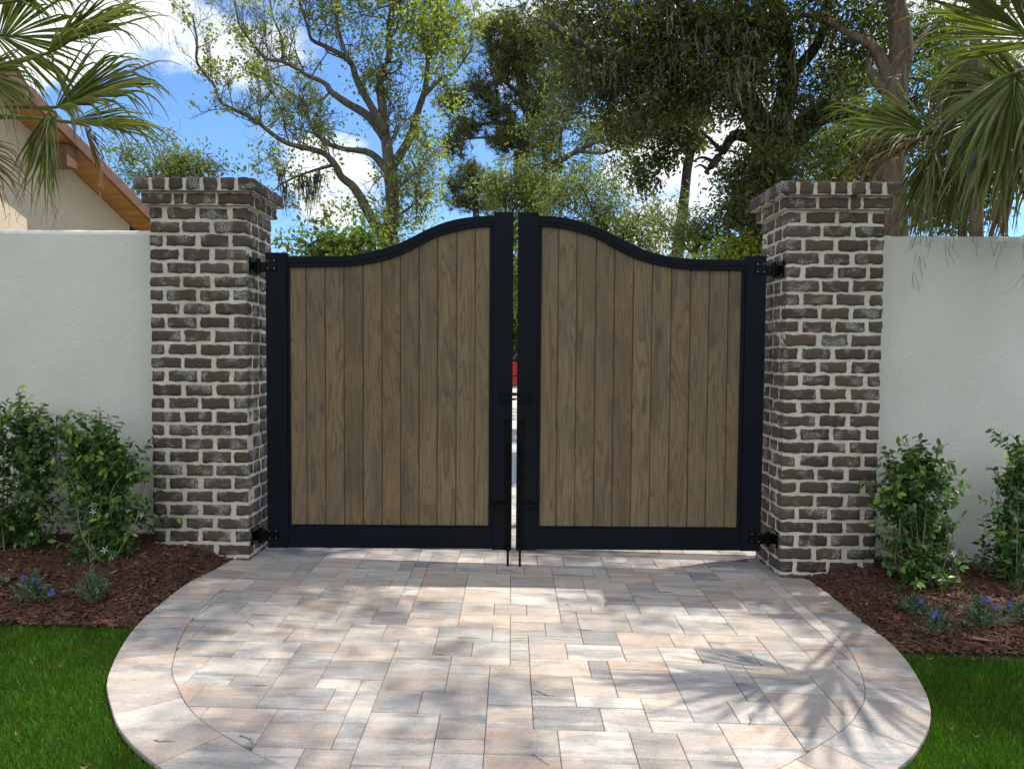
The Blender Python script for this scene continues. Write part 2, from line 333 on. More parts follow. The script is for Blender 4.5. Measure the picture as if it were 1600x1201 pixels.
def m_cedar():
    m, nt, b, o = mat('cedar'); v = coords(nt, (2, 2, 2)); w = tex(nt, coords(nt, (1, 1, 18)), 3, 5, .6)
    L(nt, rmp(nt, w, [(.3, (0.425, 0.163, 0.042)), (.7, (0.700, 0.325, 0.090))]), b.inputs['Base Color']); b.inputs['Roughness'].default_value = .5; return m
M['cedar'] = m_cedar()
M['fascia'] = plain('brown_fascia', (.17, .085, .055), .6, 0, 8, .15)
M['shingle'] = m_ground('shingles', (.10, .09, .08), (.06, .055, .05), 12)
M['red'] = plain('red_car_paint', (.40, .018, .02), .25, 0, 2, .03)
M['glass'] = plain('dark_glass', (.03, .04, .04), .08, 0, 2, .1)
M['rubber'] = plain('rubber', (.015, .015, .015), .8)
M['chrome'] = plain('bright_metal', (.6, .6, .6), .25, .9)
M['twig'] = plain('dry_twig', (.09, .055, .035), .9, 0, 60, .3)

# ------------------------------------------------------------------ setting: ground, lawn, paving
OUT_L = [(-1.74, 4.93), (-1.77, 4.393), (-1.83, 4.017), (-1.79, 3.415), (-1.641, 2.903), (-1.491, 2.643), (-1.321, 2.428), (-1.101, 2.245), (-.78, 2.04), (-.42, 1.91)]
OUT_R = [(0.05, 1.87), (.50, 1.92), (.93, 2.10), (1.302, 2.376), (1.487, 2.551), (1.66, 2.79), (1.78, 3.09), (1.86, 3.45), (1.875, 3.911), (1.874, 4.447), (1.85, 4.93)]
outline = smooth_path([(x, y, 0) for x, y in OUT_L + OUT_R], 10)
outline = np.array(outline)[:, :2]
def inside(P, poly):
    x, y = P[:, 0], P[:, 1]; r = np.zeros(len(P), bool); n = len(poly)
    for i in range(n):
        x1, y1 = poly[i]; x2, y2 = poly[(i + 1) % n]
        c = ((y1 > y) != (y2 > y)) & (x < (x2 - x1) * (y - y1) / (y2 - y1 + 1e-12) + x1); r ^= c
    return r
def sheet(name, x0, x1, y0, y1, dz, m, nx=24, ny=24, kind='structure'):
    xs = np.linspace(x0, x1, nx + 1); ys = np.linspace(y0, y1, ny + 1)
    X, Y = np.meshgrid(xs, ys); V = np.stack([X.ravel(), Y.ravel(), gz(X.ravel()) + dz], 1)
    I = np.arange((nx + 1) * (ny + 1)).reshape(ny + 1, nx + 1)
    Fq = np.stack([I[:-1, :-1].ravel(), I[:-1, 1:].ravel(), I[1:, 1:].ravel(), I[1:, :-1].ravel()], 1)
    o = mesh_obj(name, V, Fq, m, smooth=True); o['kind'] = kind; return o
g = sheet('ground', -300, 300, -60, 600, -.10, M['soil'], 200, 20)
sheet('lawn', -9, 9, -8, 3.52, -.035, M['lawnbase'], 18, 10)

# paving of the apron: three paver sizes on a 9 cm module, border course following the curve
def paver(mb, poly, z=0.0, t=0.5, gap=.0011, ch=.0022):
    poly = np.asarray(poly, float); c = poly.mean(0)
    def inset(p, d):
        n = len(p); out = []
        for i in range(n):
            a, b_, e = p[i - 1], p[i], p[(i + 1) % n]
            d1 = b_ - a; d1 /= np.linalg.norm(d1) + 1e-9; d2 = e - b_; d2 /= np.linalg.norm(d2) + 1e-9
            n1 = np.array([-d1[1], d1[0]]); n2 = np.array([-d2[1], d2[0]]); k = n1 + n2; k /= max(np.linalg.norm(k), .3)
            out.append(b_ + k * d / max(.5, k @ n1))
        return np.array(out)
    a = inset(poly, gap); b_ = inset(poly, gap + ch); n = len(poly)
    dz = z + random.gauss(0, .0007); tl = np.array([random.gauss(0, .0012), random.gauss(0, .0012)])
    def z3(p, h): return [(q[0], q[1], gz(q[0]) + h + dz + (q - c) @ tl) for q in p]
    V = z3(a, -.02) + z3(a, -ch) + z3(b_, 0)
    Fs = [list(range(2 * n, 3 * n))] + [(i, (i + 1) % n, (i + 1) % n + n, i + n) for i in range(n)] + [(i + n, (i + 1) % n + n, (i + 1) % n + 2 * n, i + 2 * n) for i in range(n)]
    mb.add(V, Fs, t)
BW = .235
def offset_curve(c, d):
    t = np.gradient(c, axis=0); t /= np.linalg.norm(t, axis=1)[:, None]; return c + np.stack([-t[:, 1], t[:, 0]], 1) * d
inner = offset_curve(outline, BW)
def clip_poly(subj, clip):     # Sutherland-Hodgman against a convex polygon (ccw)
    out = [np.array(p, float) for p in subj]
    n = len(clip)
    for i in range(n):
        a, b_ = clip[i], clip[(i + 1) % n]; e = b_ - a; nrm = np.array([-e[1], e[0]]); inp = out; out = []
        if not inp: break
        for j in range(len(inp)):
            p, q = inp[j - 1], inp[j]; dp, dq = (p - a) @ nrm, (q - a) @ nrm
            if (dp >= 0) != (dq >= 0): out.append(p + (q - p) * dp / (dp - dq))
            if dq >= 0: out.append(q)
    return out
def hull(P):
    P = sorted(map(tuple, P)); lo = []
    for p in P:
        while len(lo) > 1 and (lo[-1][0] - lo[-2][0]) * (p[1] - lo[-2][1]) - (lo[-1][1] - lo[-2][1]) * (p[0] - lo[-2][0]) <= 0: lo.pop()
        lo.append(p)
    hi = []
    for p in reversed(P):
        while len(hi) > 1 and (hi[-1][0] - hi[-2][0]) * (p[1] - hi[-2][1]) - (hi[-1][1] - hi[-2][1]) * (p[0] - hi[-2][0]) <= 0: hi.pop()
        hi.append(p)
    return np.array(lo[:-1] + hi[:-1])
pv = MB()
U = .0865; GX0, GY0 = -1.99, 1.7
inner_h = hull([p for p in inner[::3]])
def tile(x0, y0, nx, ny, clip=None):
    used = np.zeros((nx, ny), bool); out = []
    for j in range(ny):
        for i in range(nx):
            if used[i, j]: continue
            opts = [(3, 2), (3, 2), (3, 2), (2, 2), (2, 2), (2, 1), (3, 1), (1, 2), (1, 1), (1, 1)]
            first = opts[:7]; random.shuffle(first)
            for w, h in first + [(3, 1), (1, 2), (1, 1)]:
                if i + w <= nx and j + h <= ny and not used[i:i + w, j:j + h].any():
                    rem = 0
                    k = i + w
                    while k < nx and not used[k, j]: rem += 1; k += 1
                    if rem == 1 and w < 3 and i + w + 1 <= nx and not used[i:i + w + 1, j:j + h].any(): w += 1
                    used[i:i + w, j:j + h] = True; out.append((x0 + i * U, y0 + j * U, x0 + (i + w) * U, y0 + (j + h) * U)); break
    return out
def poly_area(p):
    p = np.array(p); return .5 * abs(np.dot(p[:, 0], np.roll(p[:, 1], 1)) - np.dot(p[:, 1], np.roll(p[:, 0], 1)))
for x0, y0, x1, y1 in tile(GX0, GY0, 47, 38):
    q = clip_poly([(x0, y0), (x1, y0), (x1, y1), (x0, y1)], inner_h)
    q = [p for i, p in enumerate(q) if np.linalg.norm(p - q[i - 1]) > .006]
    if len(q) >= 3 and poly_area(q) > .0006: paver(pv, q, 0, random.random())
cum = np.concatenate([[0], np.cumsum(np.linalg.norm(np.diff(outline, axis=0), axis=1))])
s = 0
while s < cum[-1] - .05:
    w = random.choice([.175, .175, .26]); e = min(s + w, cum[-1])
    def pt(c, q): return np.array([np.interp(q, cum, c[:, 0]), np.interp(q, cum, c[:, 1])])
    so_ = [pt(outline, q) for q in np.linspace(s, e, 4)]; si_ = [pt(inner, q) for q in np.linspace(s, e, 4)]
    paver(pv, so_ + si_[::-1], 0, random.random()); s = e
# strip of pavers running on under and behind the gate
for x0, y0, x1, y1 in tile(-1.99, 4.99, 46, 12): paver(pv, [(x0, y0), (x1, y0), (x1, y1), (x0, y1)], 0, random.random())
o = pv.build('driveway_paving', M['paver']); o['kind'] = 'structure'
jb = MB(); pl = np.concatenate([offset_curve(outline, .004), [(1.9, 6.03), (-1.9, 6.03)]])
jb.add([(p[0], p[1], gz(p[0]) - .0065) for p in pl] , [list(range(len(pl)))]); o = jb.build('joint_sand', M['joint']); o['kind'] = 'structure'
sheet('driveway', -2.2, 2.2, 6.05, 60, -.004, M['concrete'], 4, 30)

# mulch beds
def bed_h(x, y, side):
    d = (y - 3.45); e = np.clip((4.75 - y) / .5, 0, 1)
    return .012 + .06 * np.clip(d / .5, 0, 1) + .012 * np.sin(x * 5 + y * 3) * np.clip(d / .4, 0, 1)
def edge_x(y, side):
    pts = outline[:len(outline) // 2] if side < 0 else outline[len(outline) // 2:]
    o_ = np.argsort(pts[:, 1]); return np.interp(y, pts[o_, 1], pts[o_, 0])
def near_fade(x, y, side):
    return np.clip((np.abs(x) - np.abs(edge_x(y, side))) / .22, 0, 1)
def bedz(x, y):
    side = np.where(x < 0, -1, 1); f = np.where(x < 0, near_fade(x, y, -1), near_fade(x, y, 1))
    return gz(x) - .02 + (bed_h(x, y, 0) + .01) * (.12 + .88 * f) * np.clip((y - 3.36) / .14, 0, 1)
def bed(side):
    nx, ny = 90, 40; V = []; 
    ys = np.linspace(3.42 if side < 0 else 3.36, 4.95, ny + 1)
    for y in ys:
        xe = edge_x(y, side) ; xs = np.linspace(xe + side * .004, side * 6.5, nx + 1)
        for x in xs:
            z = float(bedz(np.array([x]), np.array([y]))[0]) + .008 * (mnoise.noise(Vector((x * 14, y * 14, 3))) )
            V.append((x, y, z))
    I = np.arange((nx + 1) * (ny + 1)).reshape(ny + 1, nx + 1)
    Fq = np.stack([I[:-1, :-1].ravel(), I[:-1, 1:].ravel(), I[1:, 1:].ravel(), I[1:, :-1].ravel()], 1)
    if side < 0: Fq = Fq[:, ::-1]
    o = mesh_obj('mulch_bed', V, Fq, M['mulch'], smooth=True); o['kind'] = 'structure'
    # loose bark chips
    n = 30000
    x = side * (1.6 + rng.beta(1.1, 2.2, n) * 4.0); y = 3.40 + rng.random(n) * 1.5
    k = (np.abs(x) > np.abs(edge_x(y, side)) + .006); x, y = x[k], y[k]; n = len(x)
    z = bedz(x, y) + .004 + rng.random(n) * .012
    ln = rng.gamma(2.2, .0055, n) + .006; wd = ln * rng.uniform(.12, .4, n) ; th = rng.uniform(.001, .004, n)
    a = rng.random(n) * 2 * np.pi; ti = rng.normal(0, .28, n)
    D = np.stack([np.cos(a) * np.cos(ti), np.sin(a) * np.cos(ti), np.sin(ti)], 1); S = np.stack([-np.sin(a), np.cos(a), rng.normal(0, .3, n)], 1)
    S /= np.linalg.norm(S, axis=1)[:, None]; Nn = np.cross(D, S); P = np.stack([x, y, z], 1)
    vs = []
    for sx, sy, sz in [(-1, -1, -1), (1, -.5, -1), (1, .6, -1), (-1, 1, -1), (-1, -1, 1), (1, -.5, 1), (1, .6, 1), (-1, 1, 1)]:
        vs.append(P + D * (ln * sx)[:, None] + S * (wd * sy)[:, None] + Nn * (th * sz)[:, None])
    V = np.stack(vs, 1).reshape(-1, 3); Fq = (np.array(BOXF)[None] + (np.arange(n) * 8)[:, None, None]).reshape(-1, 4)
    o = mesh_obj('bark_mulch', V, Fq, M['chips'], attr=np.repeat(np.clip(rng.beta(1.6, 2.4, n), 0, 1), 8))
    tag(o, 'dark reddish brown shredded bark mulch %s the gate' % ('left of' if side < 0 else 'right of'), 'mulch', kind='stuff')
bed(-1); bed(1)

# grass blades
def grass(side):
    n1 = 260000
    x = side * (.95 + rng.beta(1, 1.8, n1) * 3.6); y = 1.6 + rng.random(n1) * 1.88 - .05 * (side > 0)
    P = np.stack([x, y], 1); k = ~inside(P, offset_curve(outline, -.001)); x, y = x[k], y[k]
    # a ragged fringe creeping over the edge of the paving
    x = np.concatenate([x]); n = len(x)
    z = gz(x) - .033; h = rng.gamma(9, .0021, n) + .006; a = rng.random(n) * 2 * np.pi; w = rng.uniform(.0007, .0014, n)
    be = rng.normal(0, .30, (n, 2)) * h[:, None]; 
    c, s_ = np.cos(a) * w, np.sin(a) * w
    v0 = np.stack([x - c, y - s_, z], 1); v1 = np.stack([x + c, y + s_, z], 1)
    mxy = np.stack([x, y], 1) + be * .4; m0 = np.stack([mxy[:, 0] - c * .8, mxy[:, 1] - s_ * .8, z + h * .6], 1); m1 = np.stack([mxy[:, 0] + c * .8, mxy[:, 1] + s_ * .8, z + h * .6], 1)
    t = np.stack([x + be[:, 0] * 1.3, y + be[:, 1] * 1.3, z + h], 1)
    V = np.stack([v0, v1, m1, m0, t], 1).reshape(-1, 3); i = (np.arange(n) * 5)[:, None]
    T = np.concatenate([i + np.array([[0, 1, 2]]), i + np.array([[0, 2, 3]]), i + np.array([[3, 2, 4]])])
    o = mesh_obj('turf_grass', V, T, M['grass'], attr=np.repeat(np.where(rng.random(n) < .012, 1.0, np.clip(rng.normal(.45, .22, n), 0, .92)), 5))
    tag(o, 'short dense green turf grass %s the paver apron' % ('left of' if side < 0 else 'right of'), 'grass', kind='stuff')
grass(-1); grass(1)

# ------------------------------------------------------------------ brick columns
_latt = {}
def lattice(nx, ny, nz):
    k = (nx, ny, nz)
    if k in _latt: return _latt[k]
    idx = {}; P = []; Fs = []
    def vid(i, j, l):
        if (i, j, l) not in idx: idx[(i, j, l)] = len(P); P.append((i / nx * 2 - 1, j / ny * 2 - 1, l / nz * 2 - 1))
        return idx[(i, j, l)]
    for i in range(nx):
        for l in range(nz):
            Fs.append((vid(i, 0, l), vid(i + 1, 0, l), vid(i + 1, 0, l + 1), vid(i, 0, l + 1))); Fs.append((vid(i, ny, l), vid(i, ny, l + 1), vid(i + 1, ny, l + 1), vid(i + 1, ny, l)))
    for j in range(ny):
        for l in range(nz):
            Fs.append((vid(0, j, l), vid(0, j, l + 1), vid(0, j + 1, l + 1), vid(0, j + 1, l))); Fs.append((vid(nx, j, l), vid(nx, j + 1, l), vid(nx, j + 1, l + 1), vid(nx, j, l + 1)))
    for i in range(nx):
        for j in range(ny):
            Fs.append((vid(i, j, 0), vid(i, j + 1, 0), vid(i + 1, j + 1, 0), vid(i + 1, j, 0))); Fs.append((vid(i, j, nz), vid(i + 1, j, nz), vid(i + 1, j + 1, nz), vid(i, j + 1, nz)))
    _latt[k] = (np.array(P), Fs); return _latt[k]
def brick(mb, x0, x1, y0, y1, z0, z1, r=.0050, rough=.0046, mi=0):
    c = np.array([(x0 + x1) / 2, (y0 + y1) / 2, (z0 + z1) / 2]); h = np.array([x1 - x0, y1 - y0, z1 - z0]) / 2
    P, Fs = lattice(max(3, int(h[0] / .011)), max(3, int(h[1] / .011)), 4)
    p = P * h; q = np.clip(p, -(h - r), h - r); d = p - q; l = np.linalg.norm(d, axis=1)[:, None] + 1e-9; p = q + d / l * r
    sd = random.uniform(0, 99); out = []
    for v in p:
        nv = mnoise.noise_vector(Vector((v[0] * 26 + sd, v[1] * 26, v[2] * 34 + sd))); n2 = mnoise.noise_vector(Vector((v[0] * 70 + sd, v[1] * 70, v[2] * 70)))
        out.append(v + np.array([nv.x * 1.2, nv.y * .6, nv.z * 1.35]) * rough * 1.5 + np.array(n2) * rough * .45)
    mb.add(np.array(out) + c, Fs, random.random(), mi)
PIT = .0838
def column(x0, x1, y0, y1, ztop, zbot, flip, label):
    root = thing('brick_column', label, 'column', ((x0 + x1) / 2, (y0 + y1) / 2, zbot), 'brick columns either side of the gate')
    mb = MB(); J = .0125; W = x1 - x0; D = y1 - y0
    rc = .0065                                            # mortar face set back from the brick face
    box(mb, x0 + rc, x1 - rc, y0 + rc, y1 - rc, zbot, ztop + .01, .5, 1)
    n = int((ztop - zbot) / PIT) + 1
    def run(a, b_, first, unit=.2):
        L_ = b_ - a; cuts = [a]; p = a + first
        while p < b_ - unit * .6: cuts.append(p); p += unit + random.uniform(-.006, .006)
        cuts.append(b_); return cuts
    def mk(u, v, face, z):
        # u,v = interval along the face
        ja = J * random.uniform(.7, 1.5); jb_ = J * random.uniform(.7, 1.5); zz0 = z + J * random.uniform(.5, .9); zz1 = z + PIT - J * random.uniform(.5, .9)
        dj = random.uniform(-.002, .002); DP = .095
        if face == 'f': brick(mb, u + ja, v - jb_, y0 + dj, y0 + DP - J, zz0, zz1)
        if face == 'b': brick(mb, u + ja, v - jb_, y1 - DP + J, y1 - dj, zz0, zz1)
        if face == 'l': brick(mb, x0 + dj, x0 + DP - J, u + ja, v - jb_, zz0, zz1)
        if face == 'r': brick(mb, x1 - DP + J, x1 - dj, u + ja, v - jb_, zz0, zz1)
    for i in range(n):
        z = ztop - (i + 1) * PIT
        if i % 2: # full stretchers across front
            cs = [x0, x0 + W * .325, x0 + W * .645, x1] if not flip else [x0, x0 + W * .355, x0 + W * .675, x1]
            # corner bricks wrap: front bricks are deep as one header; sides fill between
            for a, b_ in zip(cs[:-1], cs[1:]): mk(a - (J * .9 if a == x0 else 0), b_ + (J * .9 if b_ == x1 else 0), 'f', z); mk(a - (J * .9 if a == x0 else 0), b_ + (J * .9 if b_ == x1 else 0), 'b', z)
            m_ = y0 + D * random.uniform(.46, .54)
            for fc in 'lr': mk(y0 + .092, m_, fc, z); mk(m_, y1 - .092, fc, z)
        else:
            lw, rw = (.093, .100) if not flip else (.100, .093)
            c1 = x0 + lw + (W - lw - rw) * .5
            mk(x0 + lw, c1, 'f', z); mk(c1, x1 - rw, 'f', z); mk(x0 + lw, c1, 'b', z); mk(c1, x1 - rw, 'b', z)
            # side faces run full depth and show their header ends on the front
            for fc in 'lr':
                m_ = y0 + D * random.uniform(.40, .5)
                ww = lw if fc == 'l' else rw
                for a, b_ in ((y0 - J * .9, m_), (m_, y1 + J * .9)):
                    ja = J * random.uniform(.7, 1.4); zz0 = z + J * random.uniform(.5, .9); zz1 = z + PIT - J * random.uniform(.5, .9)
                    if fc == 'l': brick(mb, x0, x0 + ww - ja, a + J, b_ - J, zz0, zz1)
                    else: brick(mb, x1 - ww + ja, x1, a + J, b_ - J, zz0, zz1)
    mb.build('shaft', [M['brick'], M['mortar']], root, smooth=True)
    # corbelled cap: a projecting stretcher course and a rowlock course on top
    cb = MB(); e = .030; zc = ztop + .002
    box(cb, x0 - e + rc, x1 + e - rc, y0 - e + rc, y1 + e - rc, zc + .004, zc + .082, .5, 1)
    X0, X1, Y0, Y1 = x0 - e, x1 + e, y0 - e, y1 + e
    xs = [X0, X0 + .19, X0 + .19 + .075, X0 + .19 + .075 + .195, X1] if not flip else [X0, X1 - .46, X1 - .265, X1 - .19, X1]
    for a, b_ in zip(xs[:-1], xs[1:]):
        for yy in ((Y0, Y0 + .09), (Y1 - .09, Y1)): brick(cb, a + (.009 if a > X0 else 0), b_ - (.009 if b_ < X1 else 0), yy[0], yy[1], zc + .008, zc + .073)
    ys = np.linspace(Y0 + .105, Y1 - .105, 4)
    for a, b_ in zip(ys[:-1], ys[1:]):
        for xx in ((X0, X0 + .09), (X1 - .09, X1)): brick(cb, xx[0], xx[1], a + .009 * (a > Y0), b_ - .009, zc + .008, zc + .073)
    cb.build('corbel_course', [M['brick'], M['mortar']], root, smooth=True)
    tb = MB(); e = .066; zt = zc + .082; X0, X1, Y0, Y1 = x0 - e, x1 + e, y0 - e, y1 + e
    box(tb, X0 + rc, X1 - rc, Y0 + rc, Y1 - rc, zt + .002, zt + .077, .5, 1)
    xs = np.linspace(X0, X1, 8)
    for a, b_ in zip(xs[:-1], xs[1:]):
        for yy in ((Y0, Y0 + .19), (Y1 - .19, Y1)):
            if a == X0 or b_ == X1:
                brick(tb, a + (.011 if a > X0 else 0), b_ - (.011 if b_ < X1 else 0), yy[0], yy[1] if yy[0] == Y0 else yy[1], zt + .004, zt + .082)
            else: brick(tb, a + .012 * random.uniform(.8, 1.3), b_ - .012 * random.uniform(.8, 1.3), yy[0], yy[1], zt + .004, zt + .083)
    ys = np.linspace(Y0 + .19, Y1 - .19, 3)
    for a, b_ in zip(ys[:-1], ys[1:]):
        for xx in ((X0, X0 + .19), (X1 - .19, X1)): brick(tb, xx[0], xx[1], a + .008, b_ - .008, zt + .004, zt + .082)
    tb.build('cap', [M['brick'], M['mortar']], root, smooth=True)
    return root
CY0, CY1 = 4.5, 4.965
ZT = 2.41 - .166
column(-2.247, -1.645, CY0, CY1, ZT, -.03, False, 'tall brick gate column on the left, beside the cream gabled house')
column(1.692, 2.295, CY0, CY1, ZT, -.12, True, 'tall brick gate column on the right, in front of the oak and the palm')

# ------------------------------------------------------------------ garden walls
def gwall(x0, x1, label):
    mb = MB(); nx, nz = 120, 30; y0, y1 = 4.725, 4.925; top = 2.135
    prof = [(y0, -.3), (y0, top - .03), (y0 + .008, top - .010), (y0 + .03, top), (y1 - .03, top), (y1 - .008, top - .01), (y1, top - .03), (y1, -.3)]
    xs = np.linspace(x0, x1, nx); V = []
    for x in xs:
        for k, (y, z) in enumerate(prof):
            w = mnoise.noise(Vector((x * 2.2, z * 2 + k * .3, 5))) * .004 + mnoise.noise(Vector((x * 9, z * 6 + k, 1))) * .002
            V.append((x, y + w, z + (w * 1.2 if z > 0 else 0)))
    m = len(prof); Fs = [(i * m + k, (i + 1) * m + k, (i + 1) * m + k + 1, i * m + k + 1) for i in range(nx - 1) for k in range(m - 1)]
    Fs += [list(range(m))[::-1], [(nx - 1) * m + k for k in range(m)]]
    mb.add(V, Fs); o = mb.build('garden_wall', M['stucco'], smooth=False)
    tag(o, label, 'wall', 'white stucco garden walls'); return o
gwall(-9, -2.24, 'white stucco garden wall on the left with the cream house behind it')
gwall(2.288, 9, 'white stucco garden wall on the right with palm fronds hanging over it')

# ------------------------------------------------------------------ the two gate leaves
GY = 4.58
curveL_o = [(446, 400.3), (501, 400.3), (537, 399.6), (563, 396.5), (596, 389), (620, 381), (644, 370), (667.5, 358), (691, 348.5), (715, 342), (739, 338.5), (774, 336)]
curveL_i = [(446, 417.4), (534.5, 416), (568, 412.6), (596, 407.4), (625, 398), (653, 384), (682, 370), (712.6, 361), (741, 355.6), (774, 353)]
curveR_o = [(841, 336.6), (878, 339), (907, 345.6), (933, 354.4), (966, 370), (990, 382), (1014, 392.4), (1042, 399.6), (1073, 403.6), (1110, 405), (1167, 405.5)]
curveR_i = [(841, 353), (876, 356), (904.5, 362.8), (930.6, 371), (961.5, 387.7), (990, 402), (1018.5, 411.4), (1049, 417.4), (1085, 421.7), (1120, 422.4), (1167, 422.6)]
def gate(side):
    L_ = side < 0; Zb = .100
    X = lambda px: float(at(px, 600, GY)[0])
    root = thing('gate_leaf', 'left wooden gate leaf in a black frame, curving up to the right' if L_ else 'right wooden gate leaf in a black frame, curving up to the left', 'gate', (X(415) if L_ else X(1197), GY + .025, Zb), 'pair of wood and metal gate leaves')
    yf, yb = GY, GY + .05
    hs = (X(416), X(448.5)) if L_ else (X(1162.5), X(1194)); cs = (X(770), X(800.8)) if L_ else (X(807.8), X(839.5))
    ztop_h = 1.977; ztop_c = 2.24
    m = MB(); box(m, *hs, yf, yb, Zb, ztop_h); hst = m.build('hinge_stile', M['metal'], root, bevel=.003)
    m = MB(); box(m, *cs, yf, yb, Zb - .004, ztop_c); m.build('latch_stile', M['metal'], root, bevel=.003)
    a, b_ = (hs[1], cs[0]) if L_ else (cs[1], hs[0])
    co = [at(x, y, GY) for x, y in (curveL_o if L_ else curveR_o)]; ci = [at(x, y, GY) for x, y in (curveL_i if L_ else curveR_i)]
    co = smooth_path(co, 4); ci = smooth_path(ci, 4)
    cox, coz = np.array([p[0] for p in co]), np.array([p[2] for p in co]); cix, ciz = np.array([p[0] for p in ci]), np.array([p[2] for p in ci])
    xs = np.linspace(a, b_, 60)
    zo = np.interp(xs, cox, coz); zi = np.interp(xs, cix, ciz)
    m = MB(); n = len(xs); V = [(x, yf + .002, z) for x, z in zip(xs, zi)] + [(x, yf + .002, z) for x, z in zip(xs, zo)] + [(x, yb - .002, z) for x, z in zip(xs, zi)] + [(x, yb - .002, z) for x, z in zip(xs, zo)]
    Fs = []
    for i in range(n - 1):
        Fs += [(i, i + 1, n + i + 1, n + i), (2 * n + i, 3 * n + i, 3 * n + i + 1, 2 * n + i + 1), (n + i, n + i + 1, 3 * n + i + 1, 3 * n + i), (i, 2 * n + i, 2 * n + i + 1, i + 1)]
    Fs += [(0, n, 3 * n, 2 * n), (n - 1, 3 * n - 1, 4 * n - 1, 2 * n - 1)]
    m.add(V, Fs)
    # thin raised seam following the arch
    sm = MB(); mid = zi + (zo - zi) * .38; tube(sm, [(x, yf + .001, z) for x, z in zip(xs, mid)], [.0022] * n, 5)
    arch = m.build('arched_top_rail', M['metal'], root, bevel=.002); sm.build('seam', M['metal'], arch)
    zr = Zb + .138
    m = MB(); box(m, a, b_, yf + .002, yb - .002, Zb + .002, zr); m.build('bottom_rail', M['metal'], root, bevel=.003)
    # inner stop lip round the boards
    m = MB(); lp = .020
    box(m, a, a + lp * (.9 if L_ else 1.1), yf + .010, yf + .040, zr, float(np.interp(a, xs, zi))); box(m, b_ - lp * 1.2, b_, yf + .010, yf + .040, zr, float(np.interp(b_, xs, zi)))
    box(m, a + lp * 1.1 + .001, b_ - lp * 1.2 - .001, yf + .010, yf + .040, zr + .001, zr + .012); m.build('stop_bead', M['metal'], root, bevel=.001)
    # boards
    bd = MB(); bx = np.array([36, 97, 175, 252, 330, 407, 483, 559, 634, 711, 787, 852]) / 2.611 + 440
    if not L_: bx = np.array([848, 871, 900, 930, 959, 988.5, 1018, 1048, 1078, 1107, 1137, 1160.])
    wx = [X(q) for q in bx]; wx[0] = a + .010; wx[-1] = b_ - .012
    for i in range(11):
        x0, x1 = wx[i] + .0022, wx[i + 1] - .0022; k = 5; px = np.linspace(x0, x1, k); pz = np.interp(px, xs, zi) + .012
        dy = random.uniform(-.0012, .0012); y0 = yf + .020 + dy; c = .0032
        V = []; 
        # board with eased long edges: rows bottom/top across columns [edge, chamfer, ..., chamfer, edge]
        cx = np.concatenate([[x0], np.linspace(x0 + c, x1 - c, 4), [x1]]); cz = np.interp(cx, xs, zi) + .012
        nrow = 14; t_ = random.random()
        for r in range(nrow + 1):
            for j, x in enumerate(cx):
                zz = zr + .004 + (cz[j] - zr - .004) * r / nrow; V.append((x, y0 + (c if j in (0, 5) else 0), zz))
        Fs = [(r * 6 + j, r * 6 + j + 1, r * 6 + j + 7, r * 6 + j + 6) for r in range(nrow) for j in range(5)]
        base = len(V)
        V += [(x0, y0 + .02, zr + .004), (x1, y0 + .02, zr + .004), (x1, y0 + .02, cz[-1]), (x0, y0 + .02, cz[0])]
        Fs += [(base, base + 3, base + 2, base + 1), [base] + [r * 6 for r in range(0, nrow + 1)][::1] + [base + 3]]
        Fs += [[base + 1, base + 2] + [r * 6 + 5 for r in range(nrow, -1, -1)], list(range(5, -1, -1)) + [base, base + 1], [nrow * 6 + j for j in range(6)] + [base + 2, base + 3]]
        bd.add(V, Fs, t_)
    bd.build('board_panel', M['wood'], root)
    bk = MB(); # dark backing tongue behind the gaps
    for i in range(10): box(bk, wx[i + 1] - .006, wx[i + 1] + .006, yf + .030, yf + .036, zr + .006, float(np.interp(wx[i + 1], xs, zi)))
    bk.build('tongue_joint', M['wood'], root)
    # hinges
    for zc in (1.90, .19):
        m = MB(); s_ = -1 if L_ else 1; xo = hs[0] if L_ else hs[1]
        pa, pb = sorted((xo - s_ * .072, xo - s_ * .006)); box(m, pa, pb, yf - .008, yf - .0005, zc - .036, zc + .036)
        h = m.build('hinge', M['hardware'], root, bevel=.003)
        for qx in (pa + .012, pb - .012):
            for qz in (zc - .024, zc + .024): bm = MB(); cyl(bm, (qx, yf - .008, qz), (qx, yf - .0125, qz), .0042, 6); bm.build('bolt', M['bolt'], h)
        # knuckle and wall plate reaching the column
        col = -1.645 if L_ else 1.692; m2 = MB(); xa, xb = sorted((xo + s_ * .001, col - s_ * .001))
        box(m2, xa, xb, yf + .004, yf + .046, zc - .045, zc + .018); kx = (xa + xb) / 2
        cyl(m2, (kx, yf + .004, zc - .060), (kx, yf + .004, zc + .040), .013, 14)
        pa, pb = sorted((col + s_ * -.010, col + s_ * .001)); box(m2, pa, pb, yf - .045, yf + .085, zc - .062, zc + .045)
        br = m2.build('hinge_bracket', M['hardware'], h, bevel=.003)
        for dy in (-.030, .068):
            for dz in (-.045, .030): b3 = MB(); cyl(b3, (col - s_ * .010, yf + dy, zc + dz), (col - s_ * .017, yf + dy, zc + dz), .006, 6); b3.build('anchor_bolt', M['bolt'], h)
    # latch across the gap
    zl = float(at(800, 621, GY)[2]); m = MB()
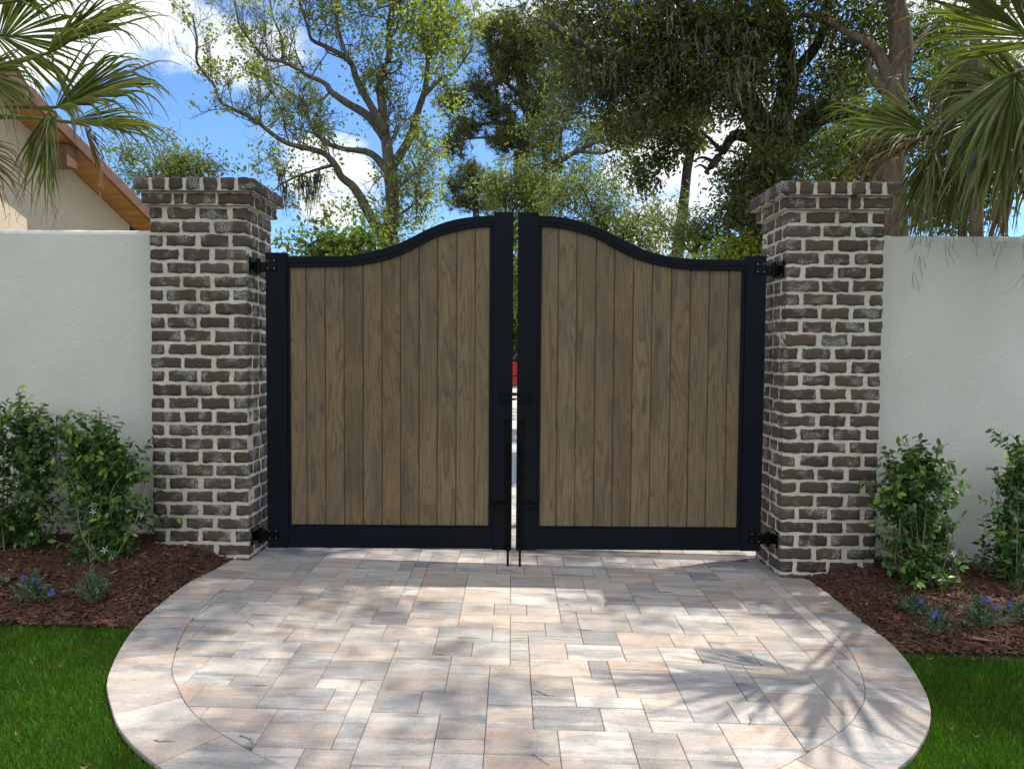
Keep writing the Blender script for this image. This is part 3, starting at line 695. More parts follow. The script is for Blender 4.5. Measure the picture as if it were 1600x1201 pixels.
    if L_:
        box(m, X(781), X(800), yf - .012, yf - .0005, zl - .038, zl + .036); box(m, X(777.5), X(807), yf - .022, yf - .013, zl + .020, zl + .029)
        box(m, X(784), X(806), yf - .022, yf - .013, zl - .016, zl - .004); cyl(m, (X(797), yf - .012, zl + .006), (X(797), yf - .034, zl + .006), .009)
        m.build('latch', M['hardware'], root, bevel=.002)
    else:
        box(m, X(808.5), X(829), yf - .012, yf - .0005, zl - .040, zl + .036); box(m, X(809), X(826), yf - .020, yf - .0125, zl + .016, zl + .024)
        cyl(m, (X(822), yf - .012, zl - .010), (X(822), yf - .030, zl - .010), .008); m.build('latch_keeper', M['hardware'], root, bevel=.002)
    # drop bolt: long plate, rod in brackets, side handle
    rx = X(795.2) if L_ else X(814.2); zt_p = float(at(795, 657, GY)[2]); zb_p = Zb + .004
    m = MB(); pxa, pxb = (X(789), X(799.5)) if L_ else (X(809), X(820)); box(m, pxa, pxb, yf - .006, yf - .0005, zb_p, zt_p - .006)
    dbp = m.build('drop_bolt_plate', M['hardware'], root, bevel=.002)
    hd = MB(); box(hd, pxa - .004, pxb + .004, yf - .016, yf - .0005, zt_p - .004, zt_p + .004); hd.build('hood', M['hardware'], dbp)
    rod = MB(); cyl(rod, (rx, yf - .022, float(gz(rx)) - .01), (rx, yf - .022, float(at(795, 692, GY)[2])), .0078, 14); rd = rod.build('drop_rod', M['hardware'], root, smooth=False)
    for py in (752, 855):
        zc = float(at(795, py, GY)[2]); g = MB(); box(g, rx - .016, rx + .016, yf - .038, yf - .0065, zc - .014, zc + .014)
        g.build('rod_guide', M['hardware'], root, bevel=.004)
    zh = float(at(795, 788, GY)[2]); hx = X(766.5) if L_ else X(843)
    g = MB(); cyl(g, (rx, yf - .022, zh), (hx, yf - .022, zh), .0085, 12); box(g, (hx + rx) / 2 - .02 if not L_ else (hx + rx) / 2 - .02, (hx + rx) / 2 + .02, yf - .036, yf - .010, zh - .014, zh + .018)
    g.build('rod_handle', M['hardware'], rd)
    g = MB(); cx_ = X(776) if L_ else X(831); box(g, cx_ - .012, cx_ + .012, yf - .006, yf - .0005, zh - .038, zh - .016); cyl(g, (cx_, yf - .006, zh - .027), (cx_, yf - .010, zh - .027), .004, 8); g.build('rod_catch', M['hardware'], root, bevel=.001)
    return root
gate(-1); gate(1)

# ------------------------------------------------------------------ leaves and wood
def unit(a): return a / (np.linalg.norm(a, axis=-1, keepdims=True) + 1e-9)
def leaf_geo(P, size, droop=.2, aspect=.45, up=.5, fold=.18):
    n = len(P); size = np.broadcast_to(size, (n,)) * rng.uniform(.7, 1.3, n)
    d = rng.normal(size=(n, 3)); d[:, 2] -= droop * 2; d = unit(d)
    nn = rng.normal(size=(n, 3)); nn[:, 2] += up * 2; nn = nn - d * (nn * d).sum(1)[:, None]; nn = unit(nn); s = np.cross(d, nn)
    a = size[:, None]; w = a * aspect
    v = np.stack([P, P + d * a * .45 + s * w * .5 + nn * w * fold, P + d * a, P + d * a * .45 - s * w * .5 + nn * w * fold], 1).reshape(-1, 3)
    i = (np.arange(n) * 4)[:, None]; return v, np.concatenate([i + np.array([[0, 1, 2]]), i + np.array([[0, 2, 3]])])
def leaf_mesh(name, P, size, m, parent, tint_, **kw):
    v, T = leaf_geo(P, size, **kw); return mesh_obj(name, v, T, m, parent, attr=np.repeat(tint_, 4))
def crown_mesh(root, mb, bark, v, T, A, m):
    """twigs and leaves of one tree as its crown"""
    Fs = list(map(tuple, T.tolist())); mi = [0] * len(Fs); V = v
    if mb.n:
        tv = np.concatenate(mb.v); k = len(v); V = np.concatenate([v, tv]); Fs += [tuple(i + k for i in f) for f in mb.f]; mi += [1] * len(mb.f); A = np.concatenate([A, np.full(len(tv), .5)])
    return mesh_obj('crown', V, Fs, [m, bark], root, attr=A, mi=mi)
class Tree:
    def __init__(s, name, label, base, bark, group=None, cat='tree'):
        s.root = thing(name, label, cat, tuple(base), group); s.w = MB(); s.tw = MB(); s.limbs = []; s.L = []; s.T = []; s.bark = bark
    def limb(s, px, Y, r0, r1, dY=0, n=9, wob=.08, bare=False):
        k = len(px); dep = np.full(k, Y) + np.linspace(0, dY, k) if np.isscalar(Y) else Y
        s.limb3([at(p[0], p[1], d) for p, d in zip(px, dep)], r0, r1, n, wob)
        if bare: s.limbs.pop()
    def limb3(s, pts, r0, r1, n=9, wob=.08, keep=True):
        pts = smooth_path(pts, 4); rad = r0 * (r1 / r0) ** (np.linspace(0, 1, len(pts)))
        if keep:
            pts = [p + np.array(mnoise.noise_vector(Vector(p * 2.1))) * r0 * .35 * (i / len(pts)) for i, p in enumerate(pts)]
        tube(s.w, pts, rad, n, .5, True, wob); s.limbs.append((np.array(pts), rad)); return pts
    def twigs(s, per_m, length, levels=2, leaf=.0, leafn=5, start=.25, up=.5, bare=None, limbs=None, spread=.10):
        for pts, rad in list(s.limbs if limbs is None else limbs):
            seg = np.linalg.norm(np.diff(pts, axis=0), axis=1); tot = seg.sum(); n = max(1, int(tot * per_m)); cs = np.concatenate([[0], np.cumsum(seg)])
            for _ in range(n):
                q = tot * (start + (1 - start) * random.random() ** .8); i = min(np.searchsorted(cs, q) - 1, len(pts) - 2); i = max(i, 0)
                p = pts[i] + (pts[i + 1] - pts[i]) * ((q - cs[i]) / (seg[i] + 1e-9)); t = unit(pts[i + 1] - pts[i])
                s._twig(p, t, length * random.uniform(.5, 1.2), max(min(rad[i] * .45, .022), .005), levels, leaf, leafn, up, spread)
    def _twig(s, p, t, ln, r, lev, leaf, leafn, up, spread):
        d = unit(t * .7 + rng.normal(size=3) * .75 + np.array([0, 0, up])); k = 5; pts = [p]; q = p.copy()
        for i in range(k):
            d = unit(d + rng.normal(size=3) * .22 + np.array([0, 0, up * .12])); q = q + d * ln / k; pts.append(q)
        tube(s.tw, pts, np.linspace(r, r * .35, k + 1), 3)
        if lev > 1:
            for i in range(1, k + 1):
                for _ in range(random.choice([1, 2])): s._twig(pts[i], unit(pts[i] - pts[i - 1]), ln * random.uniform(.35, .6), r * .5, lev - 1, leaf, leafn, up, spread)
        if leaf and lev <= 2 and random.random() < leaf:
            for i in range(1, k + 1):
                c = pts[i] + rng.normal(size=(leafn, 3)) * spread; s.L.append(c); s.T.append(np.clip(rng.normal(.5, .2, leafn), 0, 1))
    def blob(s, px, py, rx, ry, Y, n, per=26, rc=.17, depth=None, shade=.5, twig=True, flat=.7):
        c = at(px, py, Y); k = Y / F_PX; R3 = np.array([rx * k, (depth if depth else (rx + ry) * .5 * k), ry * k]); s.blob3(c, R3, n, per, rc, shade, twig, flat)
    def blob3(s, c, R3, n, per=26, rc=.17, shade=.5, twig=True, flat=.7):
        u = unit(rng.normal(size=(n, 3))) * (rng.random((n, 1)) ** .42); q = np.asarray(c) + u * R3
        keep = np.array([mnoise.noise(Vector(x * 1.3)) > -.28 for x in q]); q = q[keep]
        for x in q:
            m_ = int(per * random.uniform(.5, 1.4)); v = rng.normal(size=(m_, 3)) * rc * random.uniform(.6, 1.2); v[:, 2] *= flat
            s.L.append(x + v); s.T.append(np.clip(rng.normal(shade + random.gauss(0, .13), .13, m_), 0, 1))
            if twig:
                st = np.asarray(c) + (x - c) * random.uniform(.1, .6) + rng.normal(size=3) * .08
                tube(s.tw, [st, (st + x) / 2 + rng.normal(size=3) * .05, x], [.009, .006, .003], 3)
    def finish(s, leaf_m, size, **kw):
        s.w.build('trunk', s.bark, s.root, smooth=True)
        P = np.concatenate(s.L); T = np.concatenate(s.T); v, f = leaf_geo(P, size, **kw); crown_mesh(s.root, s.tw, s.bark, v, f, np.repeat(T, 4), leaf_m)
        return s.root
def moss(root, pts, name='moss_foliage', ln=.5, n=26, spread=.12):
    V = []; T = []; A = []
    for p in pts:
        L0 = ln * random.uniform(.5, 1.2)
        for _ in range(n):
            q = np.array(p) + rng.normal(size=3) * np.array([spread, spread, spread * .5]); l = L0 * random.uniform(.3, 1); w = random.uniform(.006, .016); a = random.random() * 6.28
            dx, dy = math.cos(a) * w, math.sin(a) * w; sway = rng.normal(size=2) * .05 * l; b = len(V)
            for i in range(5):
                t = i / 4; ww = (1 - t * .8) * (1 + .5 * math.sin(i * 2.3 + a)); o_ = np.array([sway[0] * t * 2 + random.gauss(0, .012), sway[1] * t * 2, -l * t])
                V += [q + o_ + np.array([-dx * ww, -dy * ww, 0]), q + o_ + np.array([dx * ww, dy * ww, 0])]
                if i: k = b + i * 2; T.append((k - 2, k - 1, k + 1, k))
            A += [random.random()] * 10
    return mesh_obj(name, V, np.array(T), M['moss'], root, attr=A)
def groundpt(px, Y): p = at(px, 560, Y); return np.array([p[0], Y, float(gz(p[0])) - .1])

# --- sweetgum, half bare, left of centre
Y = 15.0; b = groundpt(606, Y)
t = Tree('deciduous_tree', 'tall half bare spring tree with many spreading grey limbs above the left gate leaf', b, M['bark_grey'])
t.limb3([b, at(606, 480, Y), at(607, 387, Y), at(613, 317, Y), at(608, 253, Y), at(603, 217, Y), at(600, 187, Y), at(593, 123, Y), at(607, 90, Y), at(608, 50, Y), at(612, -40, Y), at(606, -150, Y)], .235, .04, 11)
t.limb([(601, 392), (597, 373), (573, 327), (553, 293), (533, 277), (523, 257), (500, 237), (460, 227), (430, 213), (400, 190), (347, 160), (333, 130), (310, 97), (307, 67), (300, 20)], Y, .13, .018, -1.2)
t.limb([(613, 262), (617, 253), (640, 217), (653, 173), (663, 143), (667, 110), (667, 67), (663, 17), (668, -60), (660, -140)], Y, .12, .025, .8)
t.limb([(661, 150), (690, 123), (712, 112), (740, 70)], Y, .06, .015, .5)
t.limb([(600, 205), (597, 197), (560, 130), (547, 97), (510, 73), (487, 63), (480, 43), (462, -20)], Y, .11, .022, -1)
t.limb([(547, 100), (533, 63), (527, 20), (530, -60)], Y - .5, .05, .015, -.4)
t.limb([(601, 215), (577, 183), (540, 160), (517, 143), (507, 130), (480, 117), (443, 97), (417, 93), (400, 73), (375, 40), (365, 0), (350, -50)], Y, .105, .016, 1.2)
t.limb([(608, 270), (580, 240), (540, 233), (510, 223), (487, 200), (473, 160), (430, 130), (390, 115)], Y, .09, .016, 1.5)
t.limb([(443, 97), (440, 60), (425, 20), (420, -40)], Y + .8, .05, .012, .2)
t.limb([(523, 257), (480, 270), (445, 285), (425, 300)], Y - .3, .04, .01, -.6)
t.limb([(613, 340), (640, 325), (665, 300)], Y, .05, .012, -.5)
t.twigs(4.4, 1.15, 3, leaf=.07, leafn=2, up=.55, spread=.05)
for a in [(700, 50, 45, 65, 60), (640, 40, 55, 60, 80), (690, 135, 34, 28, 40), (590, 100, 55, 50, 50), (560, 30, 60, 50, 34), (648, 300, 42, 50, 80), (668, 235, 34, 50, 50), (690, 40, 50, 60, 60), (625, 345, 60, 24, 38), (540, 325, 36, 26, 22), (480, 200, 80, 45, 26), (450, 265, 55, 40, 20), (640, 190, 34, 40, 14), (600, -70, 130, 60, 60), (400, 140, 60, 40, 9)]:
    t.blob(a[0], a[1], a[2], a[3], Y, int(a[4] * 1.15), per=13, rc=.17, depth=1.2, shade=.55)
t.finish(M['gum'], .068, aspect=.85, droop=.3)
moss(t.root, [at(x, y, Y - .4) for x, y in [(440, 268), (445, 288), (468, 272), (478, 285), (490, 275), (500, 270), (655, 300), (656, 318), (484, 300)]], ln=.75, n=22, spread=.06)

# --- pines beyond
def needles(root, pts, name='needles', ln=.17, n=16, m=None, shade=.5):
    P = np.repeat(np.array(pts), n, axis=0); k = len(P); d = rng.normal(size=(k, 3)); d[:, 2] += .45; d = unit(d); s = unit(np.cross(d, rng.normal(size=(k, 3)))); l = ln * rng.uniform(.6, 1.2, k)[:, None]; w = .012
    v = np.stack([P - s * w, P + s * w, P + d * l + s * w * .3, P + d * l - s * w * .3], 1).reshape(-1, 3)
    return v, np.arange(k * 4).reshape(-1, 4), np.repeat(np.clip(rng.normal(shade, .2, k), 0, 1), 4)
def pine(px, Y, trunk, branches, tufts, r, label):
    b = groundpt(px, Y); t = Tree('pine_tree', label, b, M['bark_dark'], 'pine trees standing far behind the gate')
    t.limb3([b] + [at(x, y, Y) for x, y in trunk], r, r * .3, 9)
    for q in branches: t.limb(q, Y, r * .28, .015, random.uniform(-1, 1), 6)
    pts = []
    for cx, cy, rx, ry, n in tufts:
        c = at(cx, cy, Y); k = Y / F_PX
        u = unit(rng.normal(size=(n, 3))) * rng.random((n, 1)) ** .45 * np.array([rx * k, (rx + ry) * .6 * k, ry * k]); q = c + u
        for x in q:
            j = x + rng.normal(size=(5, 3)) * .16; pts.append(j); tube(t.tw, [c + (x - c) * .35, x], [.012, .005], 3)
    t.w.build('trunk', t.bark, t.root, smooth=True); v, f, A = needles(t.root, np.concatenate(pts), 'foliage', .24 if Y > 20 else .2, 14); crown_mesh(t.root, t.tw, t.bark, v, f, A, M['pine'])
pine(862, 22, [(856, 400), (826, 300), (817, 280), (813, 247), (823, 207), (830, 187), (817, 150), (808, 80), (800, 40)],
     [[(820, 250), (790, 222), (760, 215), (725, 218), (695, 222)], [(822, 205), (780, 192), (745, 195), (720, 188), (697, 165)], [(815, 150), (785, 125), (758, 112)], [(812, 100), (780, 75), (760, 62)], [(828, 190), (860, 160), (880, 120)], [(808, 70), (830, 50)]],
     [(712, 158, 26, 14, 20), (705, 228, 22, 12, 16), (730, 200, 26, 12, 20), (755, 140, 26, 16, 20), (785, 55, 45, 28, 60), (800, 100, 50, 34, 70), (795, 215, 36, 26, 42), (850, 150, 42, 60, 90), (780, 165, 30, 22, 28), (840, 60, 50, 40, 70), (850, 230, 30, 25, 25)], .38, 'large dark pine with tufted horizontal branches directly behind the gate centre')
pine(745, 32, [(745, 400), (743, 320), (740, 270), (742, 250)], [[(744, 330), (720, 322), (700, 330)], [(743, 300), (765, 285)], [(741, 290), (715, 282)]],
     [(735, 268, 22, 12, 30), (715, 290, 22, 10, 30), (760, 288, 22, 12, 30), (725, 315, 34, 10, 36), (770, 318, 30, 14, 36)], .25, 'small distant pine showing just above the left gate arch')

# --- slender pale-limbed tree right of the pine
Y = 17; b = groundpt(862, Y); t = Tree('slender_tree', 'slender tree with pale crooked limbs between the big pine and the oak', b, M['bark_grey'])
t.limb3([b, at(858, 400, Y), at(852, 300, Y), at(853, 200, Y), at(862, 150, Y), at(870, 60, Y)], .16, .04)
t.limb([(852, 262), (883, 247), (930, 222), (962, 215), (1000, 190)], Y, .10, .02, -.8); t.limb([(905, 236), (940, 240), (965, 233), (1000, 240)], Y - .4, .05, .012, -.5)
t.limb([(875, 270), (878, 200), (900, 160), (915, 110)], Y, .05, .012, .5); t.limb([(850, 250), (862, 205), (885, 200), (925, 225)], Y, .04, .01, .3)
t.twigs(3.2, .9, 2, leaf=.5, leafn=4, up=.3, spread=.1)
for a in [(900, 200, 40, 26, 14), (940, 200, 40, 22, 14), (960, 260, 40, 24, 14), (900, 265, 40, 22, 16)]: t.blob(*a[:4], Y, a[4], per=26, rc=.2, shade=.5)
t.finish(M['willow'], .10, aspect=.4)

# --- live oak, the dark mass upper right, with unseen branches reaching forward, placed to dapple the apron
Y = 11.0; b = groundpt(1203, Y)
t = Tree('live_oak', 'massive dark live oak with crooked limbs and moss right of centre', b, M['bark_dark'])
t.limb3([b, at(1205, 400, Y), at(1202, 300, Y), at(1203, 238, Y), at(1200, 210, Y)], .42, .26, 12)
t.limb([(1200, 225), (1165, 160), (1115, 120), (1050, 100), (980, 95), (910, 70), (860, 40)], Y, .19, .04, -2.2)
t.limb([(1203, 225), (1232, 130), (1222, 40), (1210, -60), (1230, -200)], Y, .20, .06, -1.5)
t.limb([(1196, 232), (1172, 215), (1145, 214), (1130, 238), (1103, 272)], Y, .13, .05, -.3, bare=True)
t.limb([(1130, 240), (1112, 220), (1095, 205)], Y - .3, .045, .015, -.1, bare=True); t.limb([(1118, 255), (1098, 246), (1083, 252)], Y - .3, .035, .012, .1, bare=True); t.limb([(1108, 268), (1095, 258), (1085, 262)], Y - .3, .025, .01, bare=True)
t.limb([(1203, 236), (1235, 222), (1262, 195), (1290, 176), (1330, 178), (1352, 184), (1400, 180)], Y, .20, .14, -.8)
t.limb([(1195, 215), (1150, 110), (1090, 40), (1040, -40), (960, -140)], Y, .16, .05, -2.5)
t.limb([(1220, 130), (1270, 80), (1290, 31), (1300, -40)], Y - .5, .10, .04, -1)
t.limb3([at(1210, -60, Y - .8), np.array([3.2, 7.6, 9.2]), np.array([2.2, 6.4, 9.8]), np.array([1.0, 5.4, 10.0])], .12, .03)
t.twigs(2.4, 1.1, 2, leaf=.6, leafn=7, up=.1, start=.35, spread=.12)
for a in [(930, 60, 70, 60, 120), (1000, 50, 70, 70, 150), (1080, 50, 80, 70, 170), (1160, 60, 70, 70, 150), (1230, 60, 60, 70, 110), (960, 130, 60, 40, 80), (1040, 140, 70, 45, 120), (1100, 150, 50, 30, 60), (1160, 150, 50, 50, 70), (900, 130, 30, 50, 36),
          (1300, 90, 50, 60, 55), (1340, 40, 50, 50, 55), (1250, 170, 50, 40, 34), (1180, 290, 50, 60, 130), (1205, 350, 60, 70, 130), (1150, 340, 24, 50, 34), (1240, 250, 36, 26, 30), (1160, 250, 30, 24, 26), (1000, 195, 30, 24, 26),
          (1000, -60, 150, 60, 170), (1200, -70, 150, 60, 160), (880, 20, 40, 36, 40), (1290, 150, 40, 26, 22)]:
    t.blob(a[0], a[1], a[2], a[3], Y - .8, int(a[4] * 1.25), per=24, rc=.17, depth=1.1, shade=.42, twig=True)
for x, y, z, rr, n in [(2.0, 5.9, 9.1, .75, 90), (2.9, 6.3, 9.0, .7, 70), (1.2, 5.0, 9.2, .8, 90), (.3, 4.6, 9.3, .8, 80), (2.3, 7.2, 8.8, .9, 70), (.4, 6.0, 9.3, .9, 70), (-.4, 5.4, 9.4, .7, 50), (-.6, 4.0, 9.3, .6, 36), (1.6, 4.65, 9.2, .45, 46), (.7, 4.5, 9.2, .55, 46), (1.95, 5.25, 9.2, .42, 44), (1.3, 5.45, 9.2, .5, 50), (2.6, 5.45, 9.2, .35, 26), (3.25, 4.45, 9.2, .33, 20), (4.0, 4.65, 9.2, .36, 14), (.7, 5.0, 9.2, .5, 40), (3.5, 5.6, 9.2, .4, 18), (3.0, 5.0, 9.2, .45, 20), (4.1, 5.1, 9.3, .4, 18), (3.2, 4.2, 9.3, .35, 14)]:
    t.blob3((x, y, z), np.array([rr, rr, rr * .4]), n, per=26, rc=.18)
t.finish(M['oak'], .078, aspect=.42)
moss(t.root, [at(random.uniform(890, 1250), random.uniform(20, 190), Y - random.uniform(.9, 2.2)) for _ in range(60)] + [at(random.uniform(1160, 1240), random.uniform(225, 250), Y - .4) for _ in range(14)], ln=.4, n=10, spread=.12)

# --- thin leaning trunk under the oak
Y = 14; b = groundpt(1052, Y); t = Tree('leaning_tree', 'thin leaning grey trunk with a dark crown under the oak, above the right gate arch', b, M['bark_grey'])
t.limb3([b, at(1057, 430, Y), at(1063, 360, Y), at(1070, 300, Y), at(1077, 253, Y), at(1084, 213, Y), at(1088, 160, Y), at(1080, 100, Y)], .14, .06, 10)
t.limb([(1086, 195), (1060, 180), (1020, 190), (985, 215)], Y, .05, .015, -.5); t.limb([(1082, 230), (1050, 225), (1010, 250), (985, 275)], Y, .035, .01, -.4)
t.twigs(2, .5, 2, leaf=.7, leafn=5, up=.05, start=.75)
for a in [(1040, 205, 62, 36, 120), (985, 235, 30, 36, 60), (1005, 272, 24, 18, 30), (985, 195, 40, 34, 60), (1075, 165, 40, 34, 70), (1035, 248, 26, 14, 20), (960, 190, 24, 20, 22)]: t.blob(*a[:4], Y - .5, a[4], per=20, rc=.17, shade=.35)
t.finish(M['oak'], .095, aspect=.5)

# --- big reddish trunk on the right, its unseen high crown placed to dapple the apron
Y = 9.0; b = groundpt(1402, Y); t = Tree('tall_oak', 'tall oak with a thick straight reddish brown trunk rising behind the right column', b, M['bark_red'])
t.limb3([b, at(1400, 470, Y), at(1394, 370, Y), at(1393, 280, Y), at(1394, 200, Y), at(1402, 120, Y), at(1408, 60, Y), at(1398, 0, Y), at(1390, -90, Y), at(1400, -260, Y), at(1390, -460, Y)], .20, .10, 14, .05)
t.limb([(1394, 140), (1374, 85), (1345, 62), (1325, 52), (1290, 31), (1250, 20)], Y, .09, .025, .5); t.limb([(1392, 150), (1365, 122), (1357, 95), (1362, 60)], Y, .08, .03, .4)
t.limb([(1412, 100), (1440, 60), (1480, 20), (1520, -40)], Y, .05, .015, .6)
Pp = at(1390, -430, Y)
for pts in ([(5.6, 7.6, 8.6), (6.4, 6.0, 9.4), (7.0, 4.6, 9.8)], [(4.2, 7.8, 8.6), (3.0, 6.8, 9.0), (2.2, 6.0, 9.2)], [(5.4, 9.5, 9.8), (6.2, 10.2, 10.8)]):
    t.limb3([Pp] + [np.array(p) for p in pts], .09, .025)
t.twigs(1.6, .9, 2, leaf=.5, leafn=5, up=.1, start=.4)
CAN = [(6.4, 4.7, 9.2, .45, 40), (6.2, 5.35, 9.2, .4, 40), (6.7, 5.4, 9.2, .7, 34), (7.3, 4.4, 9.4, .8, 44), (5.4, 6.2, 9.0, .7, 50), (4.4, 6.9, 9.0, .6, 30), (6.6, 4.2, 9.3, .5, 40), (4.9, 5.9, 9.1, .4, 20), (4.6, 4.3, 9.3, .35, 10), (6.1, 5.5, 9.2, .35, 18), (7.8, 6.0, 9.2, .9, 60), (6.4, 6.6, 9, .7, 50)]
for x, y, z, rr, n in CAN: t.blob3((x, y, z), np.array([rr, rr, rr * .5]), n, per=26, rc=.2)
for a in [(1450, 50, 60, 60, 60), (1350, 60, 40, 50, 26), (1500, 120, 50, 40, 40), (1360, -60, 120, 60, 60), (1470, 150, 40, 40, 26)]: t.blob(*a[:4], Y + .9, a[4], per=24, rc=.17, shade=.62)
t.finish(M['oak2'], .082, aspect=.45)

# --- background trees filling the gaps low on the right and behind the palm
def bushy(name, label, base_px, Y, blobs, m, size, aspect=.45, shade=.5, bark='bark_grey', r=.1, per=22, rc=.2, cat='tree', droop=.2, group=None, tws=True):
    b = groundpt(base_px, Y); t = Tree(name, label, b, M[bark], group, cat); cy = np.mean([q[1] for q in blobs]); cx = np.mean([q[0] for q in blobs])
    t.limb3([b, at(base_px, 480, Y), at((base_px + cx) / 2, (480 + cy) / 2, Y), at(cx, cy, Y)], r, r * .4)
    for q in blobs:
        t.limb([((base_px + cx) / 2, (440 + cy) / 2), ((cx + q[0]) / 2, (cy + q[1]) / 2 + 10), (q[0], q[1])], Y, r * .35, .012, random.uniform(-.4, .4), 6)
        t.blob(q[0], q[1], q[2], q[3], Y, q[4], per=per, rc=rc, shade=shade)
    if tws: t.twigs(1.5, .6, 2, leaf=.6, leafn=4, up=.5, start=.4)
    return t.finish(m, size, aspect=aspect, droop=droop)
bushy('broadleaf_tree', 'bright yellow green tree filling the gap between oak and reddish trunk', 1320, 16, [(1290, 240, 50, 30, 60), (1340, 220, 50, 34, 60), (1370, 260, 40, 36, 50), (1300, 290, 60, 40, 70), (1370, 330, 50, 50, 60), (1330, 130, 50, 40, 34)], M['oak2'], .12, .6, .75, r=.16)
bushy('broadleaf_tree', 'green tree showing through the palm fronds right of the reddish trunk', 1500, 15, [(1450, 220, 40, 50, 60), (1500, 200, 50, 60, 70), (1480, 320, 70, 50, 90), (1560, 260, 50, 70, 80), (1560, 120, 50, 50, 50), (1500, 60, 40, 50, 40)], M['oak2'], .11, .6, .5, r=.15)
b = groundpt(1524, 8.5); t = Tree('bare_trunk_tree', 'dark narrow trunk standing behind the hanging palm fronds on the right', b, M['bark_red'])
t.limb3([b, at(1526, 430, 8.5), at(1522, 260, 8.5), at(1522, 150, 8.5), at(1527, 50, 8.5), at(1532, -60, 8.5), at(1540, -200, 8.5)], .085, .05, 10); t.twigs(1.5, .9, 2, leaf=.6, leafn=5, start=.6)
t.blob(1545, -140, 70, 50, 8.5, 50); t.finish(M['oak'], .08)

# --- shrubs and saplings seen over the gate and the walls
bushy('feathery_shrub', 'olive green feathery shrub growing behind the right gate arch', 940, 12, [(880, 320, 40, 30, 60), (930, 330, 46, 34, 70), (905, 285, 40, 20, 34), (985, 360, 46, 34, 70), (1030, 372, 36, 26, 40), (960, 300, 30, 14, 12), (870, 385, 60, 40, 80), (1000, 400, 60, 30, 60)], M['willow'], .085, .3, .5, r=.07, per=24, cat='shrub')
bushy('feathery_shrub', 'wispy olive shrub with thin upright shoots below the leaning trunk', 1090, 11, [(1060, 365, 34, 28, 40), (1095, 372, 34, 28, 40), (1120, 390, 30, 14, 24), (1110, 350, 24, 14, 5), (1030, 350, 20, 16, 7)], M['willow'], .075, .3, .42, r=.05, cat='shrub')
bushy('yellow_green_shrub', 'small yellow green bush low beside the right hinge', 1150, 10, [(1140, 395, 34, 14, 44), (1175, 400, 30, 14, 34)], M['gum'], .07, .6, .8, r=.04, cat='shrub')
bushy('feathery_tree', 'pale olive willowy tree rising directly above the gap between the gate leaves', 730, 18, [(800, 310, 50, 26, 80), (850, 300, 46, 26, 70), (770, 280, 30, 16, 20), (820, 270, 40, 20, 30), (800, 370, 60, 40, 110), (800, 435, 60, 46, 130), (840, 480, 50, 24, 60)], M['willow'], .12, .32, .6, r=.14)
bushy('broadleaf_shrub', 'glossy green bush between the left column and the spring tree', 490, 12, [(452, 388, 30, 16, 44), (500, 398, 40, 14, 44), (545, 392, 34, 18, 44), (572, 370, 22, 14, 14), (455, 366, 12, 8, 4)], M['oak2'], .10, .6, .5, r=.05, cat='shrub')
bushy('feathery_tree', 'light grey green airy treetop just above the left column', 250, 13, [(205, 245, 30, 18, 28), (245, 250, 40, 22, 54), (290, 255, 36, 18, 36), (330, 262, 24, 12, 12), (230, 275, 46, 20, 60), (300, 280, 50, 20, 50), (250, 340, 60, 40, 80)], M['willow'], .085, .35, .6, r=.10)

